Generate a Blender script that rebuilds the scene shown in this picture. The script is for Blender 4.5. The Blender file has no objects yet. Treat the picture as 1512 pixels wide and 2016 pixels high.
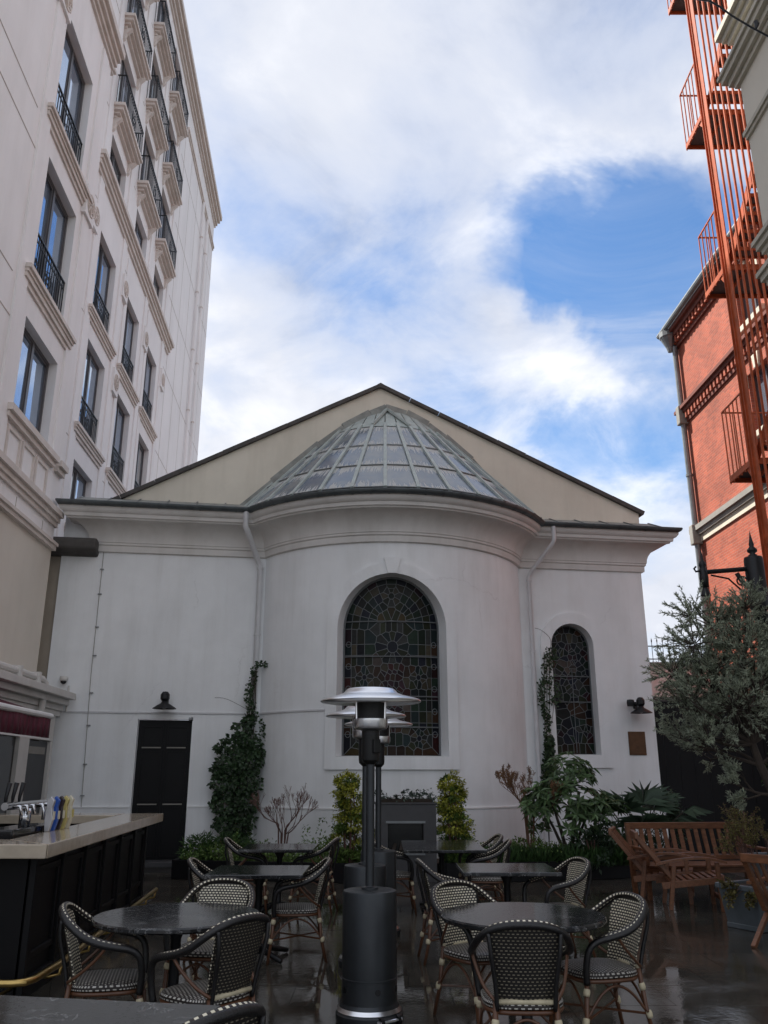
import bpy, math, random
from math import sin, cos, pi, radians, sqrt, atan2
from mathutils import Vector, Matrix
import numpy as np

random.seed(7)
scene = bpy.context.scene
COL = scene.collection

# ------------------------------------------------------------------ camera
cam_d = bpy.data.cameras.new('camera'); cam = bpy.data.objects.new('camera', cam_d); COL.objects.link(cam)
cam.location = (0, 0, 1.6); cam.rotation_euler = (radians(90 + 17.40), 0, 0)
cam_d.sensor_fit = 'AUTO'; cam_d.sensor_width = 36.0; cam_d.lens = 29.29
cam_d.clip_start = 0.05; cam_d.clip_end = 2000
scene.camera = cam

# ------------------------------------------------------------------ light
SUN_AZ, SUN_EL = 55.0, 50.0          # degrees left of the view direction, degrees above the horizon
SKY_STRENGTH, CLOUD_STRENGTH, SUN_STRENGTH = 0.10, 0.64, 4.6
EXPOSURE = 0.9

world = bpy.data.worlds.new('World'); scene.world = world; world.use_nodes = True

class NT:
    """small helper round a node tree"""
    def __init__(s, t): s.t = t; t.nodes.clear()
    def n(s, kind, ins=None, **kw):
        nd = s.t.nodes.new(kind)
        for k, v in kw.items(): setattr(nd, k, v)
        for k, v in (ins or {}).items():
            sock = nd.inputs[k]
            if isinstance(v, bpy.types.NodeSocket): s.t.links.new(v, sock)
            else: sock.default_value = v
        return nd
    def math(s, op, a, b=0.0, clamp=False):
        return s.n('ShaderNodeMath', {0: a, 1: b}, operation=op, use_clamp=clamp).outputs[0]
    def vmath(s, op, a, b=None):
        nd = s.n('ShaderNodeVectorMath', {0: a} if b is None else {0: a, 1: b}, operation=op)
        return nd.outputs['Value'] if op in ('DOT_PRODUCT', 'LENGTH') else nd.outputs[0]
    def noise(s, vec, scale, detail=4, rough=0.55, dist=0.0):
        return s.n('ShaderNodeTexNoise', {'Vector': vec, 'Scale': scale, 'Detail': detail, 'Roughness': rough, 'Distortion': dist})
    def ramp(s, fac, stops, interp='LINEAR'):
        nd = s.n('ShaderNodeValToRGB', {'Fac': fac}); cr = nd.color_ramp; cr.interpolation = interp
        while len(cr.elements) < len(stops): cr.elements.new(0.5)
        for e, (p, c) in zip(cr.elements, stops):
            e.position = p; e.color = (c, c, c, 1) if isinstance(c, (int, float)) else (*c, 1)
        return nd.outputs[0]
    def mix(s, fac, a, b, mode='MIX'):
        nd = s.n('ShaderNodeMix', data_type='RGBA', blend_type=mode)
        for i, v in ((0, fac), (6, a), (7, b)):
            if isinstance(v, bpy.types.NodeSocket): s.t.links.new(v, nd.inputs[i])
            elif i == 0: nd.inputs[0].default_value = v
            else: nd.inputs[i].default_value = (*v, 1) if len(v) == 3 else v
        return nd.outputs[2]

w = NT(world.node_tree)
tc = w.n('ShaderNodeTexCoord').outputs['Generated']
sky = w.n('ShaderNodeTexSky', sky_type='NISHITA', sun_disc=False, sun_elevation=radians(SUN_EL), sun_rotation=radians(-SUN_AZ), altitude=100.0, air_density=1.0, dust_density=0.1, ozone_density=3.0)
sep = w.n('ShaderNodeSeparateXYZ', {0: tc})
den = w.math('ADD', w.math('MAXIMUM', sep.outputs[2], 0.0), 0.32)
cp = w.n('ShaderNodeCombineXYZ', {0: w.math('DIVIDE', sep.outputs[0], den), 1: w.math('DIVIDE', sep.outputs[1], den), 2: 3.7}).outputs[0]
n1 = w.noise(cp, 1.7, 8, 0.56, 0.25).outputs[0]
n2 = w.noise(cp, 4.2, 7, 0.6, 0.4).outputs[0]
n3 = w.noise(cp, 1.15, 5, 0.55, 0.2).outputs[0]
mask = w.math('ADD', w.math('MULTIPLY', n1, 1.25), w.math('MULTIPLY', n2, 0.62))
mask = w.math('ADD', mask, -0.24)
wob = w.n('ShaderNodeVectorMath', {0: w.noise(cp, 2.6, 6, 0.62, 0.3).outputs['Color'], 1: (0.5, 0.5, 0.5)}, operation='SUBTRACT').outputs[0]
wob = w.n('ShaderNodeVectorMath', {0: wob, 3: 0.20}, operation='SCALE').outputs[0]
tcw = w.vmath('NORMALIZE', w.vmath('ADD', tc, wob))
def lobe(d, inner, amount):
    """a soft opening (or bank) in the cloud cover round the direction d"""
    global mask
    dot = w.vmath('DOT_PRODUCT', tcw, tuple(Vector(d).normalized()))
    mr = w.n('ShaderNodeMapRange', {0: dot, 1: cos(radians(inner)), 2: 1.0, 3: 0.0, 4: amount}, interpolation_type='SMOOTHSTEP')
    mask = w.math('ADD', mask, mr.outputs[0])
for (d_, r_, a_) in (((0.172, 0.795, 0.575), 5.0, -0.30), ((0.225, 0.795, 0.560), 6.0, -0.30), ((0.285, 0.785, 0.552), 6.0, -0.26), ((0.335, 0.785, 0.540), 6.5, -0.28), ((0.31, 0.815, 0.50), 5.5, -0.26), ((0.235, 0.825, 0.515), 5.0, -0.26), ((0.20, 0.81, 0.545), 3.5, -0.12)): lobe(d_, r_, a_)
lobe((0.25, 0.845, 0.475), 4, 0.10); lobe((0.29, 0.74, 0.61), 7, 0.12)
lobe((-0.03, 0.868, 0.500), 7, -0.16); lobe((0.123, 0.914, 0.386), 9, -0.20); lobe((0.309, 0.893, 0.327), 9, -0.36); lobe((0.27, 0.87, 0.42), 7, -0.14)
lobe((-0.20, 0.87, 0.44), 10, 0.24); lobe((0.33, 0.92, 0.22), 7, 0.20); lobe((0.18, 0.86, 0.48), 6, 0.16)
cover = w.ramp(mask, [(0.20, 0.0), (0.36, 0.22), (0.54, 0.70), (0.78, 1.0)])
veil = w.ramp(w.noise(cp, 3.1, 8, 0.66, 0.9).outputs[0], [(0.36, 0.04), (0.54, 0.14), (0.74, 0.50)])
cover = w.math('ADD', cover, w.math('MULTIPLY', w.math('SUBTRACT', 1.0, cover), veil), True)
shade = w.math('ADD', w.math('MULTIPLY', n3, 0.9), w.math('MULTIPLY', n2, 0.35))
ccol = w.ramp(shade, [(0.45, (0.40, 0.43, 0.51)), (0.61, (0.68, 0.71, 0.79)), (0.80, (1.0, 1.0, 1.02))], 'EASE')
skc = w.n('ShaderNodeHueSaturation', {'Saturation': 1.18, 'Color': sky.outputs[0]}).outputs[0]
bg1 = w.n('ShaderNodeBackground', {'Color': skc, 'Strength': SKY_STRENGTH})
bg2 = w.n('ShaderNodeBackground', {'Color': ccol, 'Strength': CLOUD_STRENGTH})
mx = w.n('ShaderNodeMixShader', {0: cover, 1: bg1.outputs[0], 2: bg2.outputs[0]})
w.n('ShaderNodeOutputWorld', {0: mx.outputs[0]})

sun_d = bpy.data.lights.new('sun', 'SUN'); sun = bpy.data.objects.new('sun', sun_d); COL.objects.link(sun)
sun_d.energy = SUN_STRENGTH; sun_d.angle = radians(0.6); sun_d.color = (1.0, 0.95, 0.88)
to_sun = Vector((-sin(radians(SUN_AZ)) * cos(radians(SUN_EL)), cos(radians(SUN_AZ)) * cos(radians(SUN_EL)), sin(radians(SUN_EL))))
sun.rotation_euler = (-to_sun).to_track_quat('-Z', 'Y').to_euler(); sun.location = to_sun * 60

vs = scene.view_settings; vs.view_transform = 'Standard'; vs.look = 'None'; vs.gamma = 1.0; vs.exposure = EXPOSURE; vs.use_curve_mapping = False
scene.cycles.use_denoising = True; scene.cycles.max_bounces = 8

# ------------------------------------------------------------------ materials
MATS = {}
def mat(name, color, rough=0.6, metal=0.0, var=0.12, vscale=3.0, bump=0.0, bscale=60.0, spec=0.5, coat=0.0, fn=None, island=0.0, stain=0.0, trans=0.0):
    m = bpy.data.materials.new(name); m.use_nodes = True; t = NT(m.node_tree); MATS[name] = m
    co = t.n('ShaderNodeTexCoord').outputs['Object']
    col = (*color, 1)
    ns = t.noise(co, vscale, 5, 0.6).outputs[0]
    fac = t.n('ShaderNodeMapRange', {0: ns, 1: 0.25, 2: 0.75, 3: 1 - var, 4: 1 + var}).outputs[0]
    c = t.mix(1.0, col, t.n('ShaderNodeCombineColor', {0: fac, 1: fac, 2: fac}).outputs[0], 'MULTIPLY')
    if stain:
        mp = t.n('ShaderNodeMapping', {'Vector': co, 'Scale': (1.3, 1.3, 0.18)}).outputs[0]
        sn = t.ramp(t.noise(mp, 1.6, 6, 0.65).outputs[0], [(0.46, 0.0), (0.72, 1.0)])
        c = t.mix(t.math('MULTIPLY', sn, stain), c, (color[0] * 0.62, color[1] * 0.60, color[2] * 0.56))
    if island:
        rnd = t.n('ShaderNodeNewGeometry').outputs['Random Per Island']
        f2 = t.n('ShaderNodeMapRange', {0: rnd, 3: 1 - island, 4: 1 + island}).outputs[0]
        c = t.mix(1.0, c, t.n('ShaderNodeCombineColor', {0: f2, 1: f2, 2: f2}).outputs[0], 'MULTIPLY')
    b = t.n('ShaderNodeBsdfPrincipled', {'Base Color': c, 'Roughness': rough, 'Metallic': metal, 'Specular IOR Level': spec, 'Coat Weight': coat})
    if bump:
        bn = t.noise(co, bscale, 4, 0.6).outputs[0]
        t.t.links.new(t.n('ShaderNodeBump', {'Height': bn, 'Strength': bump, 'Distance': 0.01}).outputs[0], b.inputs['Normal'])
    sh = b.outputs[0]
    if trans:
        tr = t.n('ShaderNodeBsdfTranslucent', {0: c})
        sh = t.n('ShaderNodeMixShader', {0: trans, 1: sh, 2: tr.outputs[0]}).outputs[0]
    t.n('ShaderNodeOutputMaterial', {0: sh})
    if fn: fn(t, b, co, c)
    return m

def plaster_fn(t, b, co, c):
    wv = t.n('ShaderNodeVectorMath', {0: co, 1: t.n('ShaderNodeVectorMath', {0: t.noise(co, 3.0, 5, 0.65).outputs['Color'], 3: 0.35}, operation='SCALE').outputs[0]}, operation='ADD').outputs[0]
    vo = t.n('ShaderNodeTexVoronoi', {'Vector': wv, 'Scale': 0.42}, feature='DISTANCE_TO_EDGE')
    cr = t.ramp(vo.outputs['Distance'], [(0.0, 1.0), (0.0045, 0.0)])
    cr = t.math('MULTIPLY', cr, t.ramp(t.noise(co, 0.7, 3, 0.5).outputs[0], [(0.54, 0.0), (0.64, 0.20)]))
    pt = t.ramp(t.noise(co, 0.55, 2, 0.4, 0.6).outputs[0], [(0.56, 0.0), (0.575, 1.0)])
    mp = t.n('ShaderNodeMapping', {'Vector': co, 'Scale': (5.0, 5.0, 0.22)}).outputs[0]
    dr = t.ramp(t.noise(mp, 1.3, 6, 0.7).outputs[0], [(0.55, 0.0), (0.80, 1.0)])
    c2 = t.mix(t.math('MULTIPLY', pt, 0.05), c, (0.60, 0.61, 0.60)); c2 = t.mix(t.math('MULTIPLY', dr, 0.13), c2, (0.42, 0.41, 0.38)); c2 = t.mix(cr, c2, (0.30, 0.29, 0.28))
    t.t.links.new(c2, b.inputs['Base Color'])
# chapel
mat('chapel_paint', (0.83, 0.845, 0.85), 0.75, var=0.08, vscale=0.9, bump=0.25, bscale=60, stain=0.26, fn=plaster_fn)
mat('cornice_paint', (0.68, 0.66, 0.63), 0.75, var=0.08, vscale=1.5, bump=0.1, stain=0.35)
mat('gable_render', (0.70, 0.66, 0.56), 0.85, var=0.09, vscale=1.1, bump=0.2, bscale=70, stain=0.25)
mat('zinc', (0.22, 0.235, 0.24), 0.45, 0.6, var=0.2, vscale=4, bump=0.1, bscale=20)
mat('gutter_zinc', (0.10, 0.115, 0.12), 0.5, 0.5, var=0.25, vscale=5)
mat('verdigris', (0.42, 0.47, 0.45), 0.6, 0.1, var=0.18, vscale=6)
mat('flashing', (0.27, 0.28, 0.26), 0.7, 0.2, var=0.3, vscale=5)
mat('slate', (0.09, 0.09, 0.10), 0.7, var=0.3, vscale=4)
mat('coping', (0.075, 0.07, 0.065), 0.8, var=0.3, vscale=5)
mat('pipe_paint', (0.62, 0.62, 0.63), 0.5, var=0.08)
mat('white_trim', (0.72, 0.72, 0.71), 0.6, var=0.06)
mat('black_paint', (0.004, 0.004, 0.005), 0.5, spec=0.22, var=0.25, vscale=2, bump=0.05, bscale=30)
mat('black_iron', (0.007, 0.0075, 0.009), 0.45, 0.2, var=0.25, bump=0.08)
mat('lead', (0.15, 0.16, 0.165), 0.6, 0.3, var=0.15)
mat('bronze', (0.10, 0.048, 0.022), 0.45, 0.5, var=0.3, vscale=9, bump=0.1)
def drip_fn(t, b, co, c):
    uv = t.n('ShaderNodeTexCoord').outputs['UV']
    s = t.n('ShaderNodeSeparateXYZ', {0: uv})
    rnd = t.n('ShaderNodeObjectInfo').outputs['Random']
    v = t.n('ShaderNodeCombineXYZ', {0: t.math('ADD', t.math('MULTIPLY', s.outputs[0], 11.0), t.math('MULTIPLY', rnd, 40.0)), 1: t.math('MULTIPLY', s.outputs[1], 0.9), 2: t.math('MULTIPLY', rnd, 17.0)}).outputs[0]
    n = t.noise(v, 1.6, 6, 0.72).outputs[0]
    # dripping from the upper edge and lime creeping up from the lower one
    edge = t.math('ABSOLUTE', t.math('SUBTRACT', s.outputs[1], 0.46))
    f = t.math('ADD', n, t.math('MULTIPLY', edge, 0.62))
    m = t.ramp(f, [(0.71, 0.0), (0.74, 0.85)])
    film = t.noise(co, 2.3, 4, 0.6).outputs[0]
    glass = t.mix(t.ramp(film, [(0.35, 0.0), (0.7, 1.0)]), (0.10, 0.14, 0.20), (0.20, 0.22, 0.23))
    cc = t.mix(m, glass, (0.50, 0.51, 0.49))
    t.t.links.new(cc, b.inputs['Base Color']); b.inputs['Specular IOR Level'].default_value = 1.0
    rr = t.n('ShaderNodeMapRange', {0: m, 3: 0.12, 4: 0.8}).outputs[0]; t.t.links.new(rr, b.inputs['Roughness'])
mat('roof_glass', (0.06, 0.08, 0.10), 0.2, fn=drip_fn)
GLASS = []
def glass_fn(t, b, co, c):
    rnd = t.n('ShaderNodeObjectInfo').outputs['Random']
    f = t.n('ShaderNodeMapRange', {0: rnd, 3: 0.25, 4: 1.0}).outputs[0]
    cc = t.mix(1.0, c, t.n('ShaderNodeCombineColor', {0: f, 1: f, 2: f}).outputs[0], 'MULTIPLY')
    t.t.links.new(cc, b.inputs['Base Color'])
    bn = t.noise(co, 14.0, 3, 0.6).outputs[0]
    t.t.links.new(t.n('ShaderNodeBump', {'Height': bn, 'Strength': 0.5, 'Distance': 0.01}).outputs[0], b.inputs['Normal'])
for k, c in dict(green=(0.022, 0.045, 0.028), teal=(0.020, 0.040, 0.042), blue=(0.016, 0.020, 0.036), red=(0.075, 0.018, 0.018), plum=(0.050, 0.018, 0.030),
                 amber=(0.085, 0.060, 0.022), brown=(0.085, 0.042, 0.022), tan=(0.10, 0.085, 0.055), grey=(0.055, 0.058, 0.055), olive=(0.042, 0.050, 0.022), flesh=(0.13, 0.10, 0.085)).items():
    mat('stained_' + k, tuple(q * 0.60 for q in c), 0.40, var=0.3, vscale=12, spec=0.16, fn=glass_fn)

# hotel
mat('hotel_stone', (0.87, 0.84, 0.83), 0.8, var=0.05, vscale=0.7, bump=0.1, bscale=60, stain=0.20)
mat('hotel_trim', (0.70, 0.63, 0.58), 0.8, var=0.10, vscale=2.0, bump=0.12, stain=0.25)
mat('hotel_joint', (0.42, 0.36, 0.32), 0.9, var=0.2)
mat('podium_render', (0.68, 0.62, 0.54), 0.85, var=0.06, vscale=0.8, bump=0.15, bscale=80, stain=0.12)
mat('window_frame', (0.10, 0.095, 0.10), 0.4, 0.2, var=0.15)
mat('window_glass', (0.40, 0.50, 0.64), 0.03, 0.75, var=0.1, spec=1.0)
mat('window_dark', (0.10, 0.13, 0.16), 0.04, 0.6, var=0.2, spec=1.0)
mat('window_curtain', (0.30, 0.31, 0.32), 0.12, 0.25, var=0.25, vscale=5, spec=1.0, coat=0.5)
mat('tinted_glass', (0.008, 0.009, 0.011), 0.06, var=0.2, spec=0.4)
mat('shop_dark', (0.006, 0.006, 0.007), 0.2, var=0.3)
mat('grey_door', (0.035, 0.037, 0.04), 0.5, var=0.15)
mat('awning_cloth', (0.09, 0.011, 0.026), 0.85, var=0.12, vscale=2)
mat('off_white', (0.62, 0.60, 0.57), 0.6, var=0.08, stain=0.2)
mat('shadow_render', (0.33, 0.285, 0.23), 0.9, var=0.1)  # beige render with the shade of the link wall put into its colour

# brick building
def brick_fn(t, b, co, c):
    uv = t.n('ShaderNodeTexCoord').outputs['UV']
    br = t.n('ShaderNodeTexBrick', {'Vector': uv, 'Color1': (0.46, 0.096, 0.046, 1), 'Color2': (0.31, 0.066, 0.036, 1), 'Mortar': (0.36, 0.19, 0.13, 1), 'Scale': 1.0, 'Mortar Size': 0.006, 'Mortar Smooth': 0.1, 'Bias': 0.0, 'Brick Width': 0.225, 'Row Height': 0.075})
    n = t.noise(co, 0.8, 5, 0.6).outputs[0]
    f = t.n('ShaderNodeMapRange', {0: n, 1: 0.3, 2: 0.7, 3: 0.68, 4: 1.15}).outputs[0]
    cc = t.mix(1.0, br.outputs[0], t.n('ShaderNodeCombineColor', {0: f, 1: f, 2: f}).outputs[0], 'MULTIPLY')
    t.t.links.new(cc, b.inputs['Base Color'])
    t.t.links.new(t.n('ShaderNodeBump', {'Height': br.outputs[1], 'Strength': 0.6, 'Distance': 0.01}, invert=True).outputs[0], b.inputs['Normal'])
mat('brick', (0.33, 0.08, 0.045), 0.85, fn=brick_fn)
mat('brick_dark', (0.16, 0.045, 0.03), 0.85, var=0.2)
mat('cream_stone', (0.62, 0.57, 0.46), 0.8, var=0.12, vscale=3, stain=0.2)
mat('grey_stone', (0.26, 0.25, 0.225), 0.8, var=0.15, vscale=3)
mat('beige_wall', (0.66, 0.62, 0.53), 0.85, var=0.06, vscale=0.9, stain=0.12)
mat('beige_trim', (0.50, 0.47, 0.39), 0.8, var=0.12)
mat('rust_paint', (0.46, 0.10, 0.036), 0.6, spec=0.2, var=0.32, vscale=6, stain=0.5, bump=0.1, bscale=40)
mat('steel_mesh', (0.13, 0.125, 0.13), 0.7, 0.3, var=0.25, vscale=30)

# courtyard
def wet_fn(t, b, co, c):
    pos = t.n('ShaderNodeNewGeometry').outputs['Position']
    rnd = t.n('ShaderNodeObjectInfo').outputs['Random']
    n = t.noise(pos, 0.75, 6, 0.62, 0.4).outputs[0]
    rr = t.ramp(n, [(0.38, 0.025), (0.52, 0.09), (0.68, 0.26)])
    t.t.links.new(rr, b.inputs['Roughness'])
    n2 = t.noise(pos, 9.0, 5, 0.65).outputs[0]
    f = t.math('ADD', t.math('MULTIPLY', rnd, 0.45), t.math('ADD', t.math('MULTIPLY', n2, 0.6), 0.45))
    wet = t.n('ShaderNodeMapRange', {0: n, 1: 0.35, 2: 0.7, 3: 0.7, 4: 1.35}).outputs[0]
    f = t.math('MULTIPLY', f, wet)
    cc = t.mix(1.0, c, t.n('ShaderNodeCombineColor', {0: f, 1: f, 2: f}).outputs[0], 'MULTIPLY')
    t.t.links.new(cc, b.inputs['Base Color'])
    bn = t.noise(pos, 22.0, 4, 0.6).outputs[0]; bw = t.noise(pos, 2.6, 3, 0.5).outputs[0]
    dry = t.n('ShaderNodeMapRange', {0: n, 1: 0.40, 2: 0.66, 3: 0.02, 4: 0.35}).outputs[0]
    h = t.math('ADD', t.math('MULTIPLY', bn, dry), t.math('MULTIPLY', bw, 0.30))
    t.t.links.new(t.n('ShaderNodeBump', {'Height': h, 'Strength': 0.35, 'Distance': 0.012}).outputs[0], b.inputs['Normal'])
mat('wet_slab', (0.056, 0.050, 0.041), 0.1, var=0.2, vscale=2, fn=wet_fn, spec=0.6)
mat('grout', (0.02, 0.019, 0.017), 0.5, var=0.2)
mat('ground_dark', (0.06, 0.055, 0.05), 0.9, var=0.2)
mat('soil', (0.03, 0.022, 0.016), 0.95, var=0.3, bump=0.5, bscale=30)
mat('dark_concrete', (0.055, 0.055, 0.058), 0.6, var=0.2, vscale=4, bump=0.1)
def marble_fn(t, b, co, c):
    n = t.noise(co, 2.6, 8, 0.68, 1.6).outputs[0]
    v = t.ramp(t.math('ABSOLUTE', t.math('SUBTRACT', n, 0.5)), [(0.0, 1.0), (0.010, 0.0)])
    g = t.ramp(t.noise(co, 60, 3, 0.7).outputs[0], [(0.60, 0.0), (0.72, 1.0)])
    v = t.math('MULTIPLY', v, t.ramp(t.noise(co, 7, 3, 0.6).outputs[0], [(0.46, 0.0), (0.6, 1.0)]))
    v = t.math('ADD', t.math('MULTIPLY', v, 0.55), t.math('MULTIPLY', g, 0.06))
    cc = t.mix(v, c, (0.5, 0.5, 0.5)); t.t.links.new(cc, b.inputs['Base Color'])
    dr = t.ramp(t.noise(co, 38, 2, 0.5).outputs[0], [(0.56, 0.0), (0.66, 1.0)])
    t.t.links.new(t.n('ShaderNodeBump', {'Height': dr, 'Strength': 0.12, 'Distance': 0.002}).outputs[0], b.inputs['Normal'])
mat('black_marble', (0.014, 0.0145, 0.016), 0.10, var=0.3, vscale=8, fn=marble_fn)
mat('counter_stone', (0.47, 0.40, 0.31), 0.10, var=0.14, vscale=9)
mat('brass', (0.52, 0.36, 0.13), 0.28, 1.0, var=0.2, vscale=6)
mat('chrome', (0.62, 0.63, 0.65), 0.12, 1.0, var=0.1)
mat('steel', (0.86, 0.87, 0.89), 0.28, 1.0, var=0.06, vscale=2)
mat('heater_grey', (0.042, 0.046, 0.050), 0.38, 0.6, var=0.15, vscale=6, bump=0.08, bscale=220)
mat('heater_dark', (0.02, 0.02, 0.02), 0.45, 0.5, var=0.2)
def wood_fn(t, b, co, c):
    mp = t.n('ShaderNodeMapping', {'Vector': co, 'Scale': (4.0, 22.0, 22.0)}).outputs[0]
    n = t.noise(mp, 1.6, 6, 0.65, 0.8).outputs[0]
    f = t.n('ShaderNodeMapRange', {0: n, 1: 0.3, 2: 0.7, 3: 0.6, 4: 1.3}).outputs[0]
    cc = t.mix(1.0, c, t.n('ShaderNodeCombineColor', {0: f, 1: f, 2: f}).outputs[0], 'MULTIPLY'); t.t.links.new(cc, b.inputs['Base Color'])
mat('teak', (0.185, 0.075, 0.034), 0.42, var=0.15, fn=wood_fn)
mat('zinc_planter', (0.17, 0.20, 0.22), 0.45, 0.5, var=0.2, vscale=4)
mat('cane', (0.10, 0.042, 0.02), 0.35, var=0.3, vscale=14)
mat('binding', (0.56, 0.49, 0.33), 0.6, var=0.15, vscale=30, bump=0.3, bscale=160)
def weave_fn(bw, rh, ms, cream=(0.72, 0.66, 0.50), dark=(0.022, 0.016, 0.014)):
    def fn(t, b, co, c):
        uv = t.n('ShaderNodeTexCoord').outputs['UV']
        br = t.n('ShaderNodeTexBrick', {'Vector': uv, 'Color1': (*cream, 1), 'Color2': (cream[0] * .8, cream[1] * .8, cream[2] * .75, 1), 'Mortar': (*dark, 1), 'Scale': 1.0, 'Mortar Size': ms, 'Mortar Smooth': 0.15, 'Brick Width': bw, 'Row Height': rh}, offset=0.5, offset_frequency=2)
        t.t.links.new(br.outputs[0], b.inputs['Base Color'])
        t.t.links.new(t.n('ShaderNodeBump', {'Height': br.outputs[1], 'Strength': 0.7, 'Distance': 0.003}, invert=True).outputs[0], b.inputs['Normal'])
    return fn
mat('weave', (0.1, 0.1, 0.1), 0.45, fn=weave_fn(0.0265, 0.0180, 0.0048, (0.84, 0.78, 0.62)))
mat('weave_rim', (0.1, 0.1, 0.1), 0.4, fn=weave_fn(0.032, 0.0298, 0.0088, (0.84, 0.78, 0.62)))
mat('weave_seat', (0.1, 0.1, 0.1), 0.42, fn=weave_fn(0.024, 0.020, 0.0058, (0.50, 0.48, 0.44)))
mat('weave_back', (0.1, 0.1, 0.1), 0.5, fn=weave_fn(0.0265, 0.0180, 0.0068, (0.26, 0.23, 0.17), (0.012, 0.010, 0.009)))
mat('black_wrap', (0.008, 0.0075, 0.008), 0.32, var=0.3, vscale=20, bump=0.4, bscale=110)
mat('tap_blue', (0.03, 0.10, 0.42), 0.3); mat('tap_yellow', (0.52, 0.44, 0.16), 0.35); mat('tap_cream', (0.62, 0.58, 0.45), 0.4); mat('tap_dark', (0.03, 0.02, 0.02), 0.3); mat('tap_silver', (0.5, 0.5, 0.52), 0.3, 0.5)
# plants
def leafmat(name, c, rough=0.45, island=0.45, trans=0.22): return mat(name, c, rough, var=0.35, vscale=3.0, island=island, trans=trans, spec=0.4)
leafmat('olive_leaf', (0.36, 0.40, 0.30), 0.5, 0.5, 0.3); leafmat('ivy_leaf', (0.032, 0.060, 0.026), 0.4, 0.6); leafmat('euonymus_leaf', (0.32, 0.33, 0.05), 0.45, 0.55)
leafmat('euonymus_green', (0.10, 0.16, 0.035), 0.45); leafmat('rhodo_leaf', (0.095, 0.155, 0.065), 0.28, 0.45); leafmat('palm_leaf', (0.06, 0.10, 0.06), 0.45)
leafmat('cover_leaf', (0.11, 0.18, 0.045), 0.5, 0.5); leafmat('grass_leaf', (0.055, 0.11, 0.035), 0.5, 0.5); leafmat('dark_leaf', (0.04, 0.07, 0.036), 0.45); leafmat('bright_leaf', (0.085, 0.165, 0.045), 0.45, 0.5)
leafmat('gold_leaf', (0.13, 0.115, 0.035), 0.5, 0.5); leafmat('dry_leaf', (0.19, 0.10, 0.045), 0.7, 0.4); leafmat('sage_leaf', (0.06, 0.085, 0.065), 0.5, 0.4)
mat('bark', (0.05, 0.038, 0.030), 0.9, var=0.35, vscale=9, bump=0.8, bscale=45); mat('twig', (0.115, 0.060, 0.048), 0.8, var=0.3); mat('dry_twig', (0.17, 0.09, 0.05), 0.8, var=0.3)

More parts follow.
